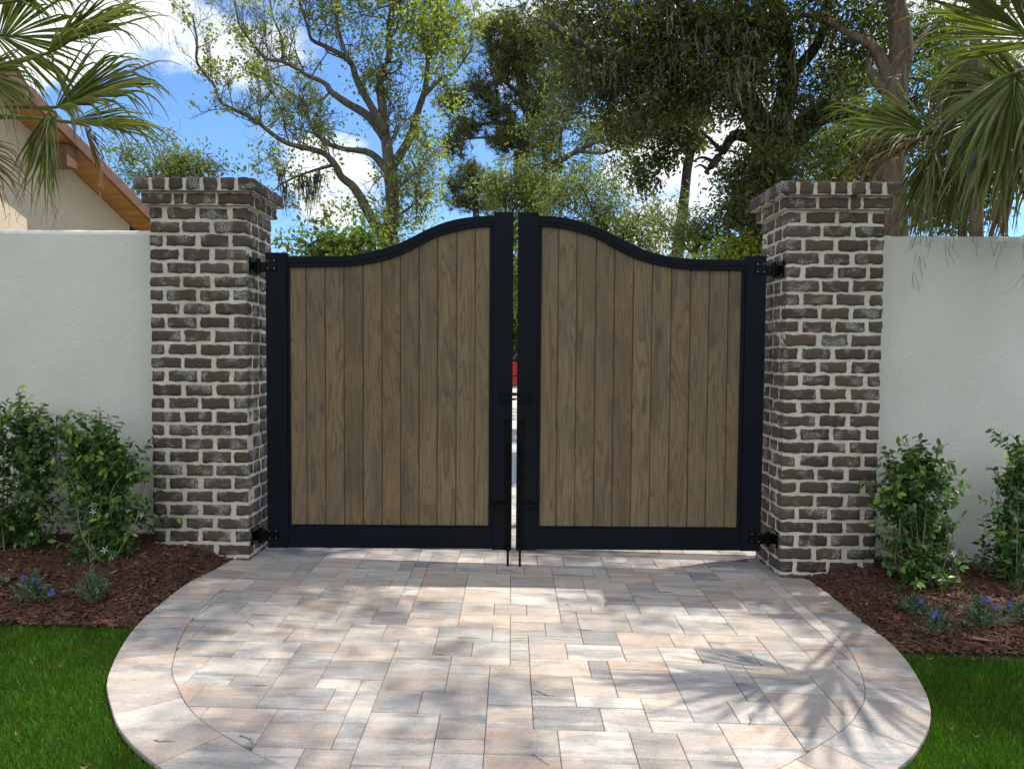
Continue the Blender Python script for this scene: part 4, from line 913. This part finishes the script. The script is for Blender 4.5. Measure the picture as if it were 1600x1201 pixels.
# ------------------------------------------------------------------ fan palms
def palm(name, label, base, crown, fronds, trunk_r=.16):
    root = thing(name, label, 'palm tree', tuple(base)); w = MB()
    tube(w, smooth_path([base, (np.array(base) + crown) / 2 + np.array([.03, 0, 0]), crown], 8), np.linspace(trunk_r * 1.1, trunk_r, 17), 12, .5, True, .12); w.build('trunk', M['bark_grey'], root, smooth=True)
    for hub, dirv, size, nl, kind, dr, spr in fronds:
        hub = np.array(hub, float); d = unit(np.array(dirv, float)); V = []; Fq = []; A = []
        pm = MB(); mid = (crown + hub) / 2 + np.array([0, 0, .10]); tube(pm, smooth_path([crown, mid, hub, hub + d * size * .22], 5), np.linspace(.020, .006, 16), 6)
        side = unit(np.cross(d, np.array([0, 0, 1.]))); nrm = unit(np.cross(side, d))
        tl = random.uniform(.5, 1.2) * random.choice([-1, 1]); side, nrm = side * math.cos(tl) + nrm * math.sin(tl), nrm * math.cos(tl) - side * math.sin(tl)
        for j in range(nl):
            u = (j + .5) / nl * 2 - 1; ang = u * spr + random.gauss(0, .03)
            ld = unit(d * math.cos(ang) + side * math.sin(ang) + nrm * (.34 * abs(u) ** 1.3) + rng.normal(size=3) * .035)
            st = hub + d * size * .20 * (1 - abs(u)); ln = size * (1 - .22 * abs(u) ** 1.5) * random.uniform(.86, 1.12); wd = .0115 * size / .8
            q = st.copy(); dd = ld.copy(); k = 10; b0 = len(V); tv = np.clip(random.gauss(.38, .17), 0, .72); kink = random.uniform(.52, .8); tw = random.uniform(-.7, .7); fil = random.random() < .35
            for i in range(k + 1):
                t_ = i / k; ww = wd * (.25 + 1.9 * t_ if t_ < .4 else 1.01) * (1 if t_ < .5 else max(0, 1 - (t_ - .5) / .5) ** .8); ww = max(ww, .0016)
                wdir = unit(np.cross(dd, nrm + side * (u * .4 + tw * t_))); fn = unit(np.cross(wdir, dd))
                V += [q - wdir * ww + fn * ww * .75, q - fn * ww * .4, q + wdir * ww + fn * ww * .75]
                A += [min(1, tv + max(0, (t_ - .72)) * 1.6 * fil)] * 3
                if i: c = b0 + i * 3; Fq += [(c - 3, c - 2, c + 1, c), (c - 2, c - 1, c + 2, c + 1)]
                g = dr * (.015 + (.55 if t_ > kink else .06 * t_))
                dd = unit(dd + np.array([0, 0, -g]) + rng.normal(size=3) * (.03 if t_ < .5 else .07)); q = q + dd * ln / k
            if fil and kind != 'x':      # dry thread hanging on from the split tip
                for _ in range(random.choice([1, 2])):
                    b1 = len(V); f = q.copy(); df = dd.copy(); sl_ = size * random.uniform(.02, .05)
                    for i in range(6):
                        V += [f + np.array([.0013, 0, 0]), f - np.array([.0013, 0, 0])]; A += [1.0] * 2
                        if i: c = b1 + i * 2; Fq += [(c - 2, c - 1, c + 1, c)]
                        df = unit(df + rng.normal(size=3) * .33 + np.array([0, 0, -.12])); f = f + df * sl_
        fr = mesh_obj('frond', V, np.array(Fq), M['palmdead'] if kind == 'dead' else M['palm'], root, attr=A)
        pmo = pm.build('petiole', M['palmdead'] if kind == 'dead' else M['palm'], fr, smooth=True)
    return root
# left palm, trunk out of frame, standing just behind the wall
YL = 5.45; cl = at(-170, 215, YL); bl = np.array([cl[0] - .05, YL + .1, .15])
def FR(px, py, Y, dx, dz, dy, size, nl=44, kind='g', dr=1.0, spr=1.15): return (at(px, py, Y), (dx, dy, dz), size, nl, kind, dr, spr)
palm('fan_palm', 'fan palm reaching in from the left edge with its fronds before the cream gable', bl, cl, [
    FR(72, 84, YL, .86, .38, -.05, .84, 44, 'g', .55, .65), FR(70, 84, YL, .4, -.75, .0, .55, 26, 'g', .9, 1.1), FR(86, 168, YL - .1, .92, .24, -.15, .86, 46, 'g', .75, .80), FR(78, 172, YL - .25, .12, -.85, -.2, .66, 44, 'g', .55, .95),
    FR(-20, 10, YL, .9, .30, .1, .95, 44, 'g', .5, .7), FR(-35, 110, YL - .2, .75, -.45, -.3, .62, 44, 'g', .8, 1.0), FR(105, 190, YL + .3, .95, -.02, .2, .72, 34, 'g', .7, .6), FR(-10, 60, YL + .2, .5, .1, .1, .7, 40, 'g', .8, 1.4),
    FR(-60, -40, YL, .8, .5, .1, .9, 40), FR(-90, 150, YL - .4, .5, -.5, -.6, .7, 40), FR(-250, 150, YL, -.8, .3, 0, .8, 36), FR(-200, 60, YL + .3, -.2, .8, .4, .8, 36), FR(-60, 215, YL - .1, .5, -.75, 0, .55, 36, 'dead', .9), FR(130, 195, YL + .4, .3, -.9, 0, .42, 26, 'dead', .8, .7)])
# right palm
YR = 5.0; cr_ = at(1665, 190, YR + .25); brp = np.array([cr_[0] + .1, YR + .4, -.2])
palm('fan_palm', 'fan palm at the right edge with long drooping fronds over the white wall', brp, cr_, [
    FR(1630, 70, 3.75, -.75, .42, -.05, .62, 38, 'g', .35, .9), FR(1640, -40, 3.8, -.8, .1, -.1, .80, 40, 'g', .5, .8), FR(1700, -60, 4.0, -.2, .4, -.6, .8, 40, 'g', .5, .9), FR(1462, 208, YR - .1, -.95, .12, 0, .70, 46, 'g', .6, .75), FR(1475, 212, YR - .2, -.25, -.85, -.1, .66, 44, 'g', .6, .85), FR(1590, 110, YR - .45, -.22, -.85, -.2, .92, 56, 'g', .6, .8),
    FR(1530, 70, YR, -.35, -.8, -.1, .72, 46, 'dead', .9, .5), FR(1550, 170, YR - .3, -.30, -.85, -.1, .70, 46, 'g', .6, .7), FR(1640, 130, YR - .5, -.1, -.9, -.1, .92, 54, 'g', .6, .7),
    FR(1530, 215, YR + .1, -.35, -.85, 0, .62, 50, 'dead', .8, .9), FR(1600, 230, YR - .1, -.2, -.9, 0, .66, 50, 'dead', .8, .9), FR(1455, 205, YR + .1, -.8, -.35, 0, .62, 40, 'dead', 1.0, .6), FR(1470, 225, YR + .1, -.2, -.85, .1, .56, 46, 'dead', .8, .7),
    FR(1620, 150, YR - .1, -.7, .05, -.1, .80, 40, 'g', .7, .8), FR(1560, 200, YR, -.5, -.6, 0, .75, 40, 'g', .8, .9),
    FR(1700, 10, YR, -.2, .8, 0, .75, 38), FR(1780, 90, YR, .8, .4, 0, .8, 36), FR(1700, 60, YR + .6, .2, .6, .6, .8, 36), FR(1750, 250, YR - .3, .7, -.4, -.3, .7, 36)])

# ------------------------------------------------------------------ cream house on the left
def house():
    A = at(262, 366, 10.2); u = unit(np.array([-.14, -.99, 0])); nrm = unit(np.array([.99, -.14, 0])); back = -nrm
    Wd = 8.0; slope = .46; zE = A[2] - .02; base_z = -.2
    corner = np.array([A[0], A[1], 0]) - nrm * .36       # gable wall plane set back behind the rake
    root = thing('gabled_house', 'cream stucco house with orange cedar soffit behind the left garden wall', 'house', tuple(corner + u * 4 + back * 4))
    def W(s, d, z): return corner + u * s + back * d + np.array([0, 0, z])
    st = .30; pk = Wd / 2
    ze = zE - .02
    mb = MB(); eave = ze + st * slope - .02; V = [W(st, 0, base_z), W(Wd - st, 0, base_z), W(Wd - st, 0, eave), W(pk, 0, ze + pk * slope - .02), W(st, 0, eave)]
    V += [v + back * 9 for v in V]; mb.add(V, [(4, 3, 2, 1, 0), (5, 6, 7, 8, 9), (0, 1, 6, 5), (1, 2, 7, 6), (2, 3, 8, 7), (3, 4, 9, 8), (4, 0, 5, 9)]); mb.build('wall', M['housewall'], root)
    # roof slabs
    rf = MB()
    for s0, s1 in ((0, pk), (Wd, pk)):
        a = [W(s0, -.36, ze + .10), W(s1, -.36, ze + pk * slope + .10), W(s1, 9.4, ze + pk * slope + .10), W(s0, 9.4, ze + .10)]; bq = [p - np.array([0, 0, .05]) for p in a]
        rf.add(a + bq, [(0, 1, 2, 3), (7, 6, 5, 4), (0, 4, 5, 1), (1, 5, 6, 2), (2, 6, 7, 3), (3, 7, 4, 0)])
    rfo = rf.build('roof', M['shingle'], root)
    sf = MB()
    for s0, s1 in ((.0, pk), (Wd, pk)):
        a = [W(s0, -.345, ze + .045), W(s1, -.345, ze + pk * slope + .045), W(s1, .0, ze + pk * slope + .045), W(s0, .0, ze + .045)]; bq = [p - np.array([0, 0, .06]) for p in a]
        sf.add(a + bq, [(0, 1, 2, 3), (7, 6, 5, 4), (0, 4, 5, 1), (1, 5, 6, 2), (2, 6, 7, 3), (3, 7, 4, 0)])
    sf.build('soffit', M['cedar'], root)
    fa = MB()
    for s0, s1 in ((-.04, pk), (Wd + .04, pk)):
        z0 = ze + (-.04 * slope); a = [W(s0, -.385, z0 - .03), W(s1, -.385, ze + pk * slope - .03), W(s1, -.385, ze + pk * slope + .11), W(s0, -.385, z0 + .11)]; bq = [p + back * .035 for p in a]
        fa.add(a + bq, [(0, 1, 2, 3), (7, 6, 5, 4), (0, 4, 5, 1), (1, 5, 6, 2), (2, 6, 7, 3), (3, 7, 4, 0)])
    fa.build('fascia', M['fascia'], root)
    for s_ in (1.75, 6.25):
        bk = MB()
        zz = ze + min(s_, Wd - s_) * slope - .02; a = [W(s_ - .08, -.33, zz - .26), W(s_ + .08, -.33, zz - .26), W(s_ + .08, .0, zz - .26), W(s_ - .08, .0, zz - .26)]; bq = [p + np.array([0, 0, .24]) for p in a]
        bk.add(a + bq, BOXF); bk.build('rafter_end', M['fascia'], root)
house()

# ------------------------------------------------------------------ jasmine shrubs in the beds
def leaf8(P, D, S, Nn, ln, wd):
    """eight-point leaf blades, vectorised"""
    prof = [(0, 0), (.25, .36), (.55, .5), (.82, .28), (1, 0)]
    vs = [P]; 
    for t_, w in prof[1:4]:
        for sg in (-1, 1): vs.append(P + D * (ln * t_)[:, None] + S * (wd * w * sg)[:, None] + Nn * (ln * (.10 * w - .10 * t_ * t_))[:, None])
    mids = [P + D * (ln * t_)[:, None] - Nn * (ln * .12 * t_ * t_)[:, None] for t_ in (.25, .55, .82)]
    vs += mids; vs.append(P + D * ln[:, None] - Nn * (ln * .14)[:, None])
    V = np.stack(vs, 1); # 0 base,1,2 | 3,4 | 5,6 | 7,8,9 mids | 10 tip
    Fq = np.array([(0, 1, 7, 7), (0, 7, 2, 2), (1, 3, 8, 7), (7, 8, 4, 2), (3, 5, 9, 8), (8, 9, 6, 4), (5, 10, 9, 9), (9, 10, 6, 6)])
    return V, Fq
def shrub(base, blobs, n, label, stakes=(), leaf=.044, nflow=18, dens=1.0, seed=0, tinted_top=.0):
    r = np.random.default_rng(seed); random.seed(seed + 5)
    root = thing('jasmine_shrub', label, 'shrub', tuple(base), 'jasmine shrubs planted in the mulch along the walls')
    P = []; st = MB(); tv = []; out = []
    tot = sum(b_[4] for b_ in blobs)
    for cx, cy, rx, ry, wgt, Yb in blobs:
        c = at(cx, cy, Yb); k = Yb / F_PX; m_ = int(n * 1.0 * wgt / tot / 13); rx, ry = rx * .74, ry * .86
        u = unit(r.normal(size=(m_, 3))) * r.random((m_, 1)) ** .42 * np.array([rx * k, min(rx, ry) * k * .9, ry * k]); q = c + u
        for x in q:
            # short leafy shoot: paired leaves up a stem
            d = unit(r.normal(size=3) + np.array([0, 0, .8]) + (x - c) * 2.0); ln = r.uniform(.09, .22); pts = [x + d * ln * i / 4 + r.normal(size=3) * .004 for i in range(5)]
            tube(st, pts, [.0016] * 5, 3)
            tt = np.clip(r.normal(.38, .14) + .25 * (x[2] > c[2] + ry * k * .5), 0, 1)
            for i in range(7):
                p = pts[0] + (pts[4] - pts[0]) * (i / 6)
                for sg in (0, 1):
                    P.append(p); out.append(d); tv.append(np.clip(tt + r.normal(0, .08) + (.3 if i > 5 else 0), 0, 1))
    P = np.array(P); d0 = np.array(out); N_ = len(P); D = r.normal(size=(N_, 3)); D = unit(D - d0 * (D * d0).sum(1)[:, None] * .8 + d0 * .5 + np.array([0, 0, -.15])); Nn = r.normal(size=(N_, 3)) * .6 + np.array([0, -.2, 1.2]); Nn = unit(Nn - D * (Nn * D).sum(1)[:, None]); S = np.cross(D, Nn)
    ln = leaf * r.uniform(.65, 1.25, N_); V, Fq = leaf8(P, D, S, Nn, ln, ln * .52)
    Vf = V.reshape(-1, 3); Fs = (Fq[None] + (np.arange(N_) * 11)[:, None, None]).reshape(-1, 4); tri = np.concatenate([Fs[:, [0, 1, 2]], Fs[Fs[:, 2] != Fs[:, 3]][:, [0, 2, 3]]])
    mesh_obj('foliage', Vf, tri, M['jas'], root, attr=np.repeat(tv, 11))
    b0 = np.array(base)
    for cx, cy, rx, ry, wgt, Yb in blobs:
        for _ in range(3):
            c = at(cx, cy, Yb) + r.normal(size=3) * np.array([rx, rx, ry]) * Yb / F_PX * .4; s0 = b0 + np.array([r.normal() * .04, r.normal() * .03, -.02])
            tube(st, smooth_path([s0, s0 + (c - s0) * .4 + r.normal(size=3) * .04, s0 + (c - s0) * .75 + r.normal(size=3) * .03, c], 4), np.linspace(.0045, .0018, 13), 5)
    st.build('stems', M['stem'], root)
    for (x0, y0, x1, y1, Ys) in stakes:
        m_ = MB(); a = at(x0, y0, Ys); b_ = at(x1, y1, Ys); cyl(m_, a, b_, .0048, 7); m_.build('stake', M['stake'], root)
    # five-petalled white blossoms
    src = None
    idx = r.choice(N_, nflow, replace=False)
    for i in idx:
        p = P[i] + np.array([r.normal() * .01, -.025, .012]); f = MB(); ax = unit(np.array([r.normal() * .5, -1, .4 + r.normal() * .4])); s1 = unit(np.cross(ax, [0, 0, 1.])); s2 = np.cross(ax, s1)
        if src is None:
            for k in range(5):
                a = k * 2 * math.pi / 5; e = s1 * math.cos(a) + s2 * math.sin(a); e2 = s1 * math.cos(a + .5) + s2 * math.sin(a + .5)
                f.add([p, p + e * .011 + ax * .001, p + e * .018 + e2 * .006 + ax * .002, p + e2 * .012 + ax * .003], [(0, 1, 2, 3)])
            src = f.build('blossom', M['petal'], root); p0 = p
        else:
            c = src.copy(); COL.objects.link(c); c.parent = root; c.location = Vector((p - p0).tolist()); 
    return root
def bp(px, py, dz=.06):
    q = on_ground(px, py); return np.array([q[0], q[1], float(bedz(q[:1], q[1:2])[0])])
shrub(bp(168, 897), [(160, 730, 52, 44, 26, 4.32), (140, 690, 30, 28, 9, 4.32), (165, 800, 50, 44, 22, 4.3), (195, 740, 26, 40, 9, 4.3), (170, 855, 44, 32, 15, 4.22), (172, 885, 30, 16, 6, 4.2), (125, 745, 28, 30, 7, 4.35), (212, 800, 12, 40, 3, 4.3), (120, 815, 14, 14, 1.5, 4.3)], 4600,
      'full jasmine shrub with two stakes beside the left column', [(152, 684, 157, 646, 4.36), (170, 690, 171, 671, 4.3)], nflow=26, seed=1)
shrub(bp(38, 862), [(45, 700, 40, 40, 22, 4.45), (38, 665, 22, 18, 6, 4.45), (60, 755, 36, 44, 20, 4.45), (30, 810, 34, 34, 12, 4.42), (85, 680, 20, 14, 4, 4.45), (45, 838, 40, 20, 10, 4.42)], 2600,
      'narrow dark jasmine shrub standing near the left edge beside the full one', [(44, 678, 57, 642, 4.5)], nflow=16, seed=2)
shrub(bp(-22, 880), [(-15, 690, 22, 60, 9, 4.4), (-10, 760, 22, 60, 10, 4.4), (-15, 830, 24, 34, 8, 4.38), (0, 650, 6, 30, 1.2, 4.4)], 1300, 'jasmine shrub mostly cut off by the left edge of the photo', nflow=6, seed=3)
shrub(bp(1432, 930), [(1430, 760, 48, 34, 22, 4.3), (1432, 725, 20, 16, 5, 4.3), (1420, 800, 44, 40, 20, 4.3), (1455, 850, 44, 30, 15, 4.3), (1420, 860, 44, 36, 14, 4.27), (1440, 892, 42, 28, 13, 4.2), (1445, 918, 28, 14, 5, 4.2), (1475, 790, 20, 10, 1.5, 4.3), (1395, 740, 18, 10, 2, 4.3), (1440, 715, 8, 8, 1.2, 4.3)], 4300,
      'jasmine shrub with sunlit top leaves right beside the right column', nflow=16, seed=4)
shrub(bp(1585, 935), [(1595, 745, 22, 40, 9, 4.35), (1575, 760, 20, 20, 4, 4.35), (1590, 820, 34, 44, 14, 4.3), (1585, 885, 38, 40, 18, 4.26), (1590, 705, 12, 12, 2, 4.35), (1550, 850, 10, 14, 2, 4.3), (1640, 800, 30, 80, 18, 4.35)], 2700,
      'sparse jasmine shrub cut off by the right edge of the photo', nflow=10, seed=5)
random.seed(11)

# small silvery perennials with blue flowers
def perennial(px, py, w, h, n, nf, label, seed):
    w, h, n = w * 1.25, h * 1.15, int(n * 1.7); r = np.random.default_rng(seed); base = bp(px, py); k = base[1] / F_PX
    root = thing('flowering_perennial', label, 'flower', tuple(base), 'small silvery perennials at the front of the mulch beds'); st = MB(); P = []; D0 = []; tips = []
    for i in range(n):
        a = r.random() * 6.28; rad = abs(r.normal()) * .5; d = unit(np.array([math.cos(a) * rad, math.sin(a) * rad * .8, .9])); tip = base + np.array([math.cos(a) * w * k * min(rad, 1.1), math.sin(a) * w * k * .7 * min(rad, 1.1), h * k * (1.05 - .45 * min(rad, 1)) * r.uniform(.7, 1.1)])
        mid = (base + tip) / 2 + np.array([0, 0, h * k * .1]); tube(st, [base, mid, tip], [.0022, .0016, .0010], 3); tips.append(tip)
        for j in range(14):
            t_ = .3 + .7 * j / 13; p = base + (tip - base) * t_ + np.array([0, 0, h * k * .2 * t_ * (1 - t_)]); P.append(p); D0.append(unit(tip - base))
    P = np.array(P); D0 = np.array(D0); N_ = len(P); D = unit(r.normal(size=(N_, 3)) + D0 * .8); Nn = r.normal(size=(N_, 3)) + np.array([0, 0, 1.]); Nn = unit(Nn - D * (Nn * D).sum(1)[:, None]); S = np.cross(D, Nn); ln = r.uniform(.012, .024, N_); V, Fq = leaf8(P, D, S, Nn, ln, ln * .45)
    Fs = (Fq[None] + (np.arange(N_) * 11)[:, None, None]).reshape(-1, 4); tri = np.concatenate([Fs[:, [0, 1, 2]], Fs[Fs[:, 2] != Fs[:, 3]][:, [0, 2, 3]]])
    mesh_obj('foliage', V.reshape(-1, 3), tri, M['sage'], root, attr=np.repeat(np.clip(r.normal(.5, .2, N_), 0, 1), 11)); st.build('stems', M['stem'], root)
    for i in range(nf):
        tp = tips[int(r.integers(len(tips)))] + np.array([r.normal() * .012, -.012, .012]); f = MB()
        for q in range(6):
            c = tp + r.normal(size=3) * .006
            for s_ in range(5):
                a = s_ * 1.257; a2 = a + .9; f.add([c, c + np.array([math.cos(a) * .0075, -.002, math.sin(a) * .0075]), c + np.array([math.cos((a + a2) / 2) * .0095, -.003, math.sin((a + a2) / 2) * .0095]), c + np.array([math.cos(a2) * .0075, -.002, math.sin(a2) * .0075])], [(0, 1, 2, 3)])
        f.build('flower_head', M['blue'], root)
perennial(55, 948, 34, 40, 34, 4, 'silvery perennial with a few blue flowers near the left edge, before the narrow shrub', 21)
perennial(148, 952, 32, 50, 36, 0, 'green grey perennial without flowers in front of the full left shrub', 22)
perennial(-12, 935, 24, 34, 22, 3, 'blue flowered perennial cut by the left edge of the photo', 23)
perennial(1428, 975, 28, 30, 26, 1, 'pale silvery perennial nearest the paving on the right', 24)
perennial(1462, 1000, 28, 44, 18, 1, 'thin straggly perennial at the edge of the right lawn beside a dry leaf', 25)
perennial(1532, 990, 46, 44, 44, 4, 'widest silvery perennial with blue flowers in the right bed', 26)
perennial(1600, 985, 30, 36, 24, 2, 'silvery perennial cut by the right edge of the photo', 27)

# fallen leaves and twigs
def fallen(p, ln, wd, a, label, colour='palmdead', grp='dry leaves fallen in the beds'):
    m_ = MB(); n = 7; V = []
    for i in range(n):
        t_ = i / (n - 1); w = wd * math.sin(math.pi * min(.97, t_ + .03)) ** .7; x = (t_ - .5) * ln; z = .006 + .012 * (2 * t_ - 1) ** 2
        for s_ in (-1, 0, 1): V.append((x, s_ * w, z - (.004 if s_ == 0 else 0)))
    V = np.array(V); c, s = math.cos(a), math.sin(a); V = np.stack([V[:, 0] * c - V[:, 1] * s, V[:, 0] * s + V[:, 1] * c, V[:, 2]], 1) + np.array(p)
    Fs = [(i * 3 + k, i * 3 + k + 3, i * 3 + k + 4, i * 3 + k + 1) for i in range(n - 1) for k in range(2)]
    m_.add(V, Fs, random.uniform(.4, .9)); o = m_.build('fallen_leaf', M[colour]); tag(o, label, 'leaf', grp); return o
q = bp(1515, 1003); fallen(q + np.array([0, 0, .012]), .22, .022, -.8, 'long pointed tan leaf lying on the right mulch by the lawn')
for i, (px, py) in enumerate([(20, 862), (62, 880), (15, 945), (110, 955), (230, 955), (240, 908)]): fallen(bp(px, py) + np.array([0, 0, .010]), .05, .008, random.random() * 3, 'small dry leaf lying on the dark mulch of the left bed')
for i, (px, py) in enumerate([(1300, 955), (1350, 965), (1405, 1005), (1475, 935), (1530, 940), (1500, 945)]): fallen(bp(px, py) + np.array([0, 0, .010]), .05, .009, random.random() * 3, 'small dry leaf lying on the dark mulch of the right bed', grp='dry leaves fallen in the right bed')
def twig(px, py, ln, a, label, grp='small dry twigs on the pavers'):
    q = on_ground(px, py); pts = []; d = np.array([math.cos(a), math.sin(a), 0]); p = q.copy()
    for i in range(7): pts.append((p[0], p[1], float(gz(p[0])) + .004)); ang = random.gauss(0, .35); d = np.array([d[0] * math.cos(ang) - d[1] * math.sin(ang), d[0] * math.sin(ang) + d[1] * math.cos(ang), 0]); p = p + d * ln / 6
    m_ = MB(); tube(m_, pts, np.linspace(.0014, .0007, 7), 5); tube(m_, [pts[3], np.array(pts[3]) + np.array([ln * .12, ln * .15, .004])], [.0009, .0005], 4)
    o = m_.build('twig', M['twig']); tag(o, label, 'twig', grp)
for px, py, ln, a in [(716, 997, .10, .1), (680, 1022, .05, .4), (838, 1080, .09, -.5), (905, 984, .07, -.3), (385, 972, .10, .1), (240, 1157, .08, -.3), (1170, 1132, .07, .2), (398, 1072, .05, .5), (882, 945, .03, 0), (1030, 925, .08, -.1), (375, 1150, .09, -.6), (832, 1180, .08, -.8)]:
    twig(px, py, ln, a, 'small dry twig lying on the paver apron')

def lawn_leaf(px, py, label, grp):
    q = on_ground(px, py); return fallen((q[0], q[1], q[2] - .008), .028, .004, random.random() * 3, label, grp=grp)
for px, py in [(26, 1146), (132, 1198), (95, 1040)]: lawn_leaf(px, py, 'small dry leaf lying on the grass of the left lawn', 'dry leaves on the left lawn')
for px, py in [(1453, 1028), (1522, 1029), (1487, 1137), (1526, 1149)]: lawn_leaf(px, py, 'small dry leaf lying on the grass of the right lawn', 'dry leaves on the right lawn')

# ------------------------------------------------------------------ red vehicle and greenery beyond the gate
def car():
    cx, cy = .9, 24.0; root = thing('parked_suv', 'red vehicle parked far beyond the gate, seen through the gap', 'car', (cx, cy, 0)); z0 = float(gz(cx))
    def X(l): return cx + l
    mb = MB(); prof = [(-2.3, .35), (-2.35, .75), (-2.2, 1.0), (-1.1, 1.08), (2.2, 1.08), (2.35, .9), (2.35, .35)]
    prism_xz(mb, [(X(a), b_ + z0) for a, b_ in prof][::1], cy - .92, cy + .92); body = mb.build('body', M['red'], root, bevel=.05)
    cb = MB(); prism_xz(cb, [(X(a), b_ + z0) for a, b_ in [(-1.0, 1.085), (-.45, 1.68), (1.9, 1.68), (2.2, 1.085)]], cy - .78, cy + .78); cb.build('cabin', M['glass'], root, bevel=.04)
    rb = MB(); prism_xz(rb, [(X(a), b_ + z0) for a, b_ in [(-.5, 1.685), (-.4, 1.78), (1.85, 1.78), (1.98, 1.685)]], cy - .80, cy + .80); rb.build('roof', M['red'], root, bevel=.03)
    for l in (-1.45, 1.5):
        for s in (-.86, .86):
            w = MB(); cyl(w, (X(l), cy + s - .12, .36 + z0), (X(l), cy + s + .12, .36 + z0), .36, 24); wh = w.build('wheel', M['rubber'], root, bevel=.02)
            rm = MB(); sg = -1 if s < 0 else 1; cyl(rm, (X(l), cy + s + sg * .121, .36 + z0), (X(l), cy + s + sg * .128, .36 + z0), .22, 16); rm.build('rim', M['chrome'], wh)
    dl = MB(); box(dl, X(-2.36), X(-2.2), cy - .95, cy - .70, .72 + z0, .86 + z0); dl.build('headlight', M['chrome'], root)
    sm = MB(); box(sm, X(-1.0), X(1.6), cy - .932, cy - .921, .62 + z0, .66 + z0); sm.build('side_trim', M['rubber'], root)
car()
bushy('hedge_tree', 'dense dark green bushes beyond the red vehicle', 800, 30, [(760, 470, 60, 60, 150), (830, 460, 60, 60, 150), (800, 530, 90, 40, 150), (700, 500, 60, 60, 100), (900, 500, 60, 60, 100)], M['oak2'], .2, .7, .4, r=.2, per=24, rc=.35)
# far wood behind everything, so that other viewpoints do not see a bare horizon
def far_wood():
    n = 36000; a = rng.uniform(-1.1, 1.1, n); rr = 60 + rng.uniform(0, 12, n); x = np.sin(a) * rr; y = np.cos(a) * rr
    hmax = 7 + 2.5 * np.sin(a * 13) + 1.5 * np.sin(a * 29 + 1); z = rng.random(n) ** .8 * hmax
    P = np.stack([x, y, z], 1) + rng.normal(size=(n, 3)) * .4; o = leaf_mesh('far_woodland', P, .8, M['oak2'], None, np.clip(rng.normal(.4, .2, n), 0, 1), aspect=.8)
    tag(o, 'distant green woodland behind all the trees', 'woodland', kind='stuff')
far_wood()
print('verts', sum(len(o.data.vertices) for o in bpy.data.objects if o.type == 'MESH'))
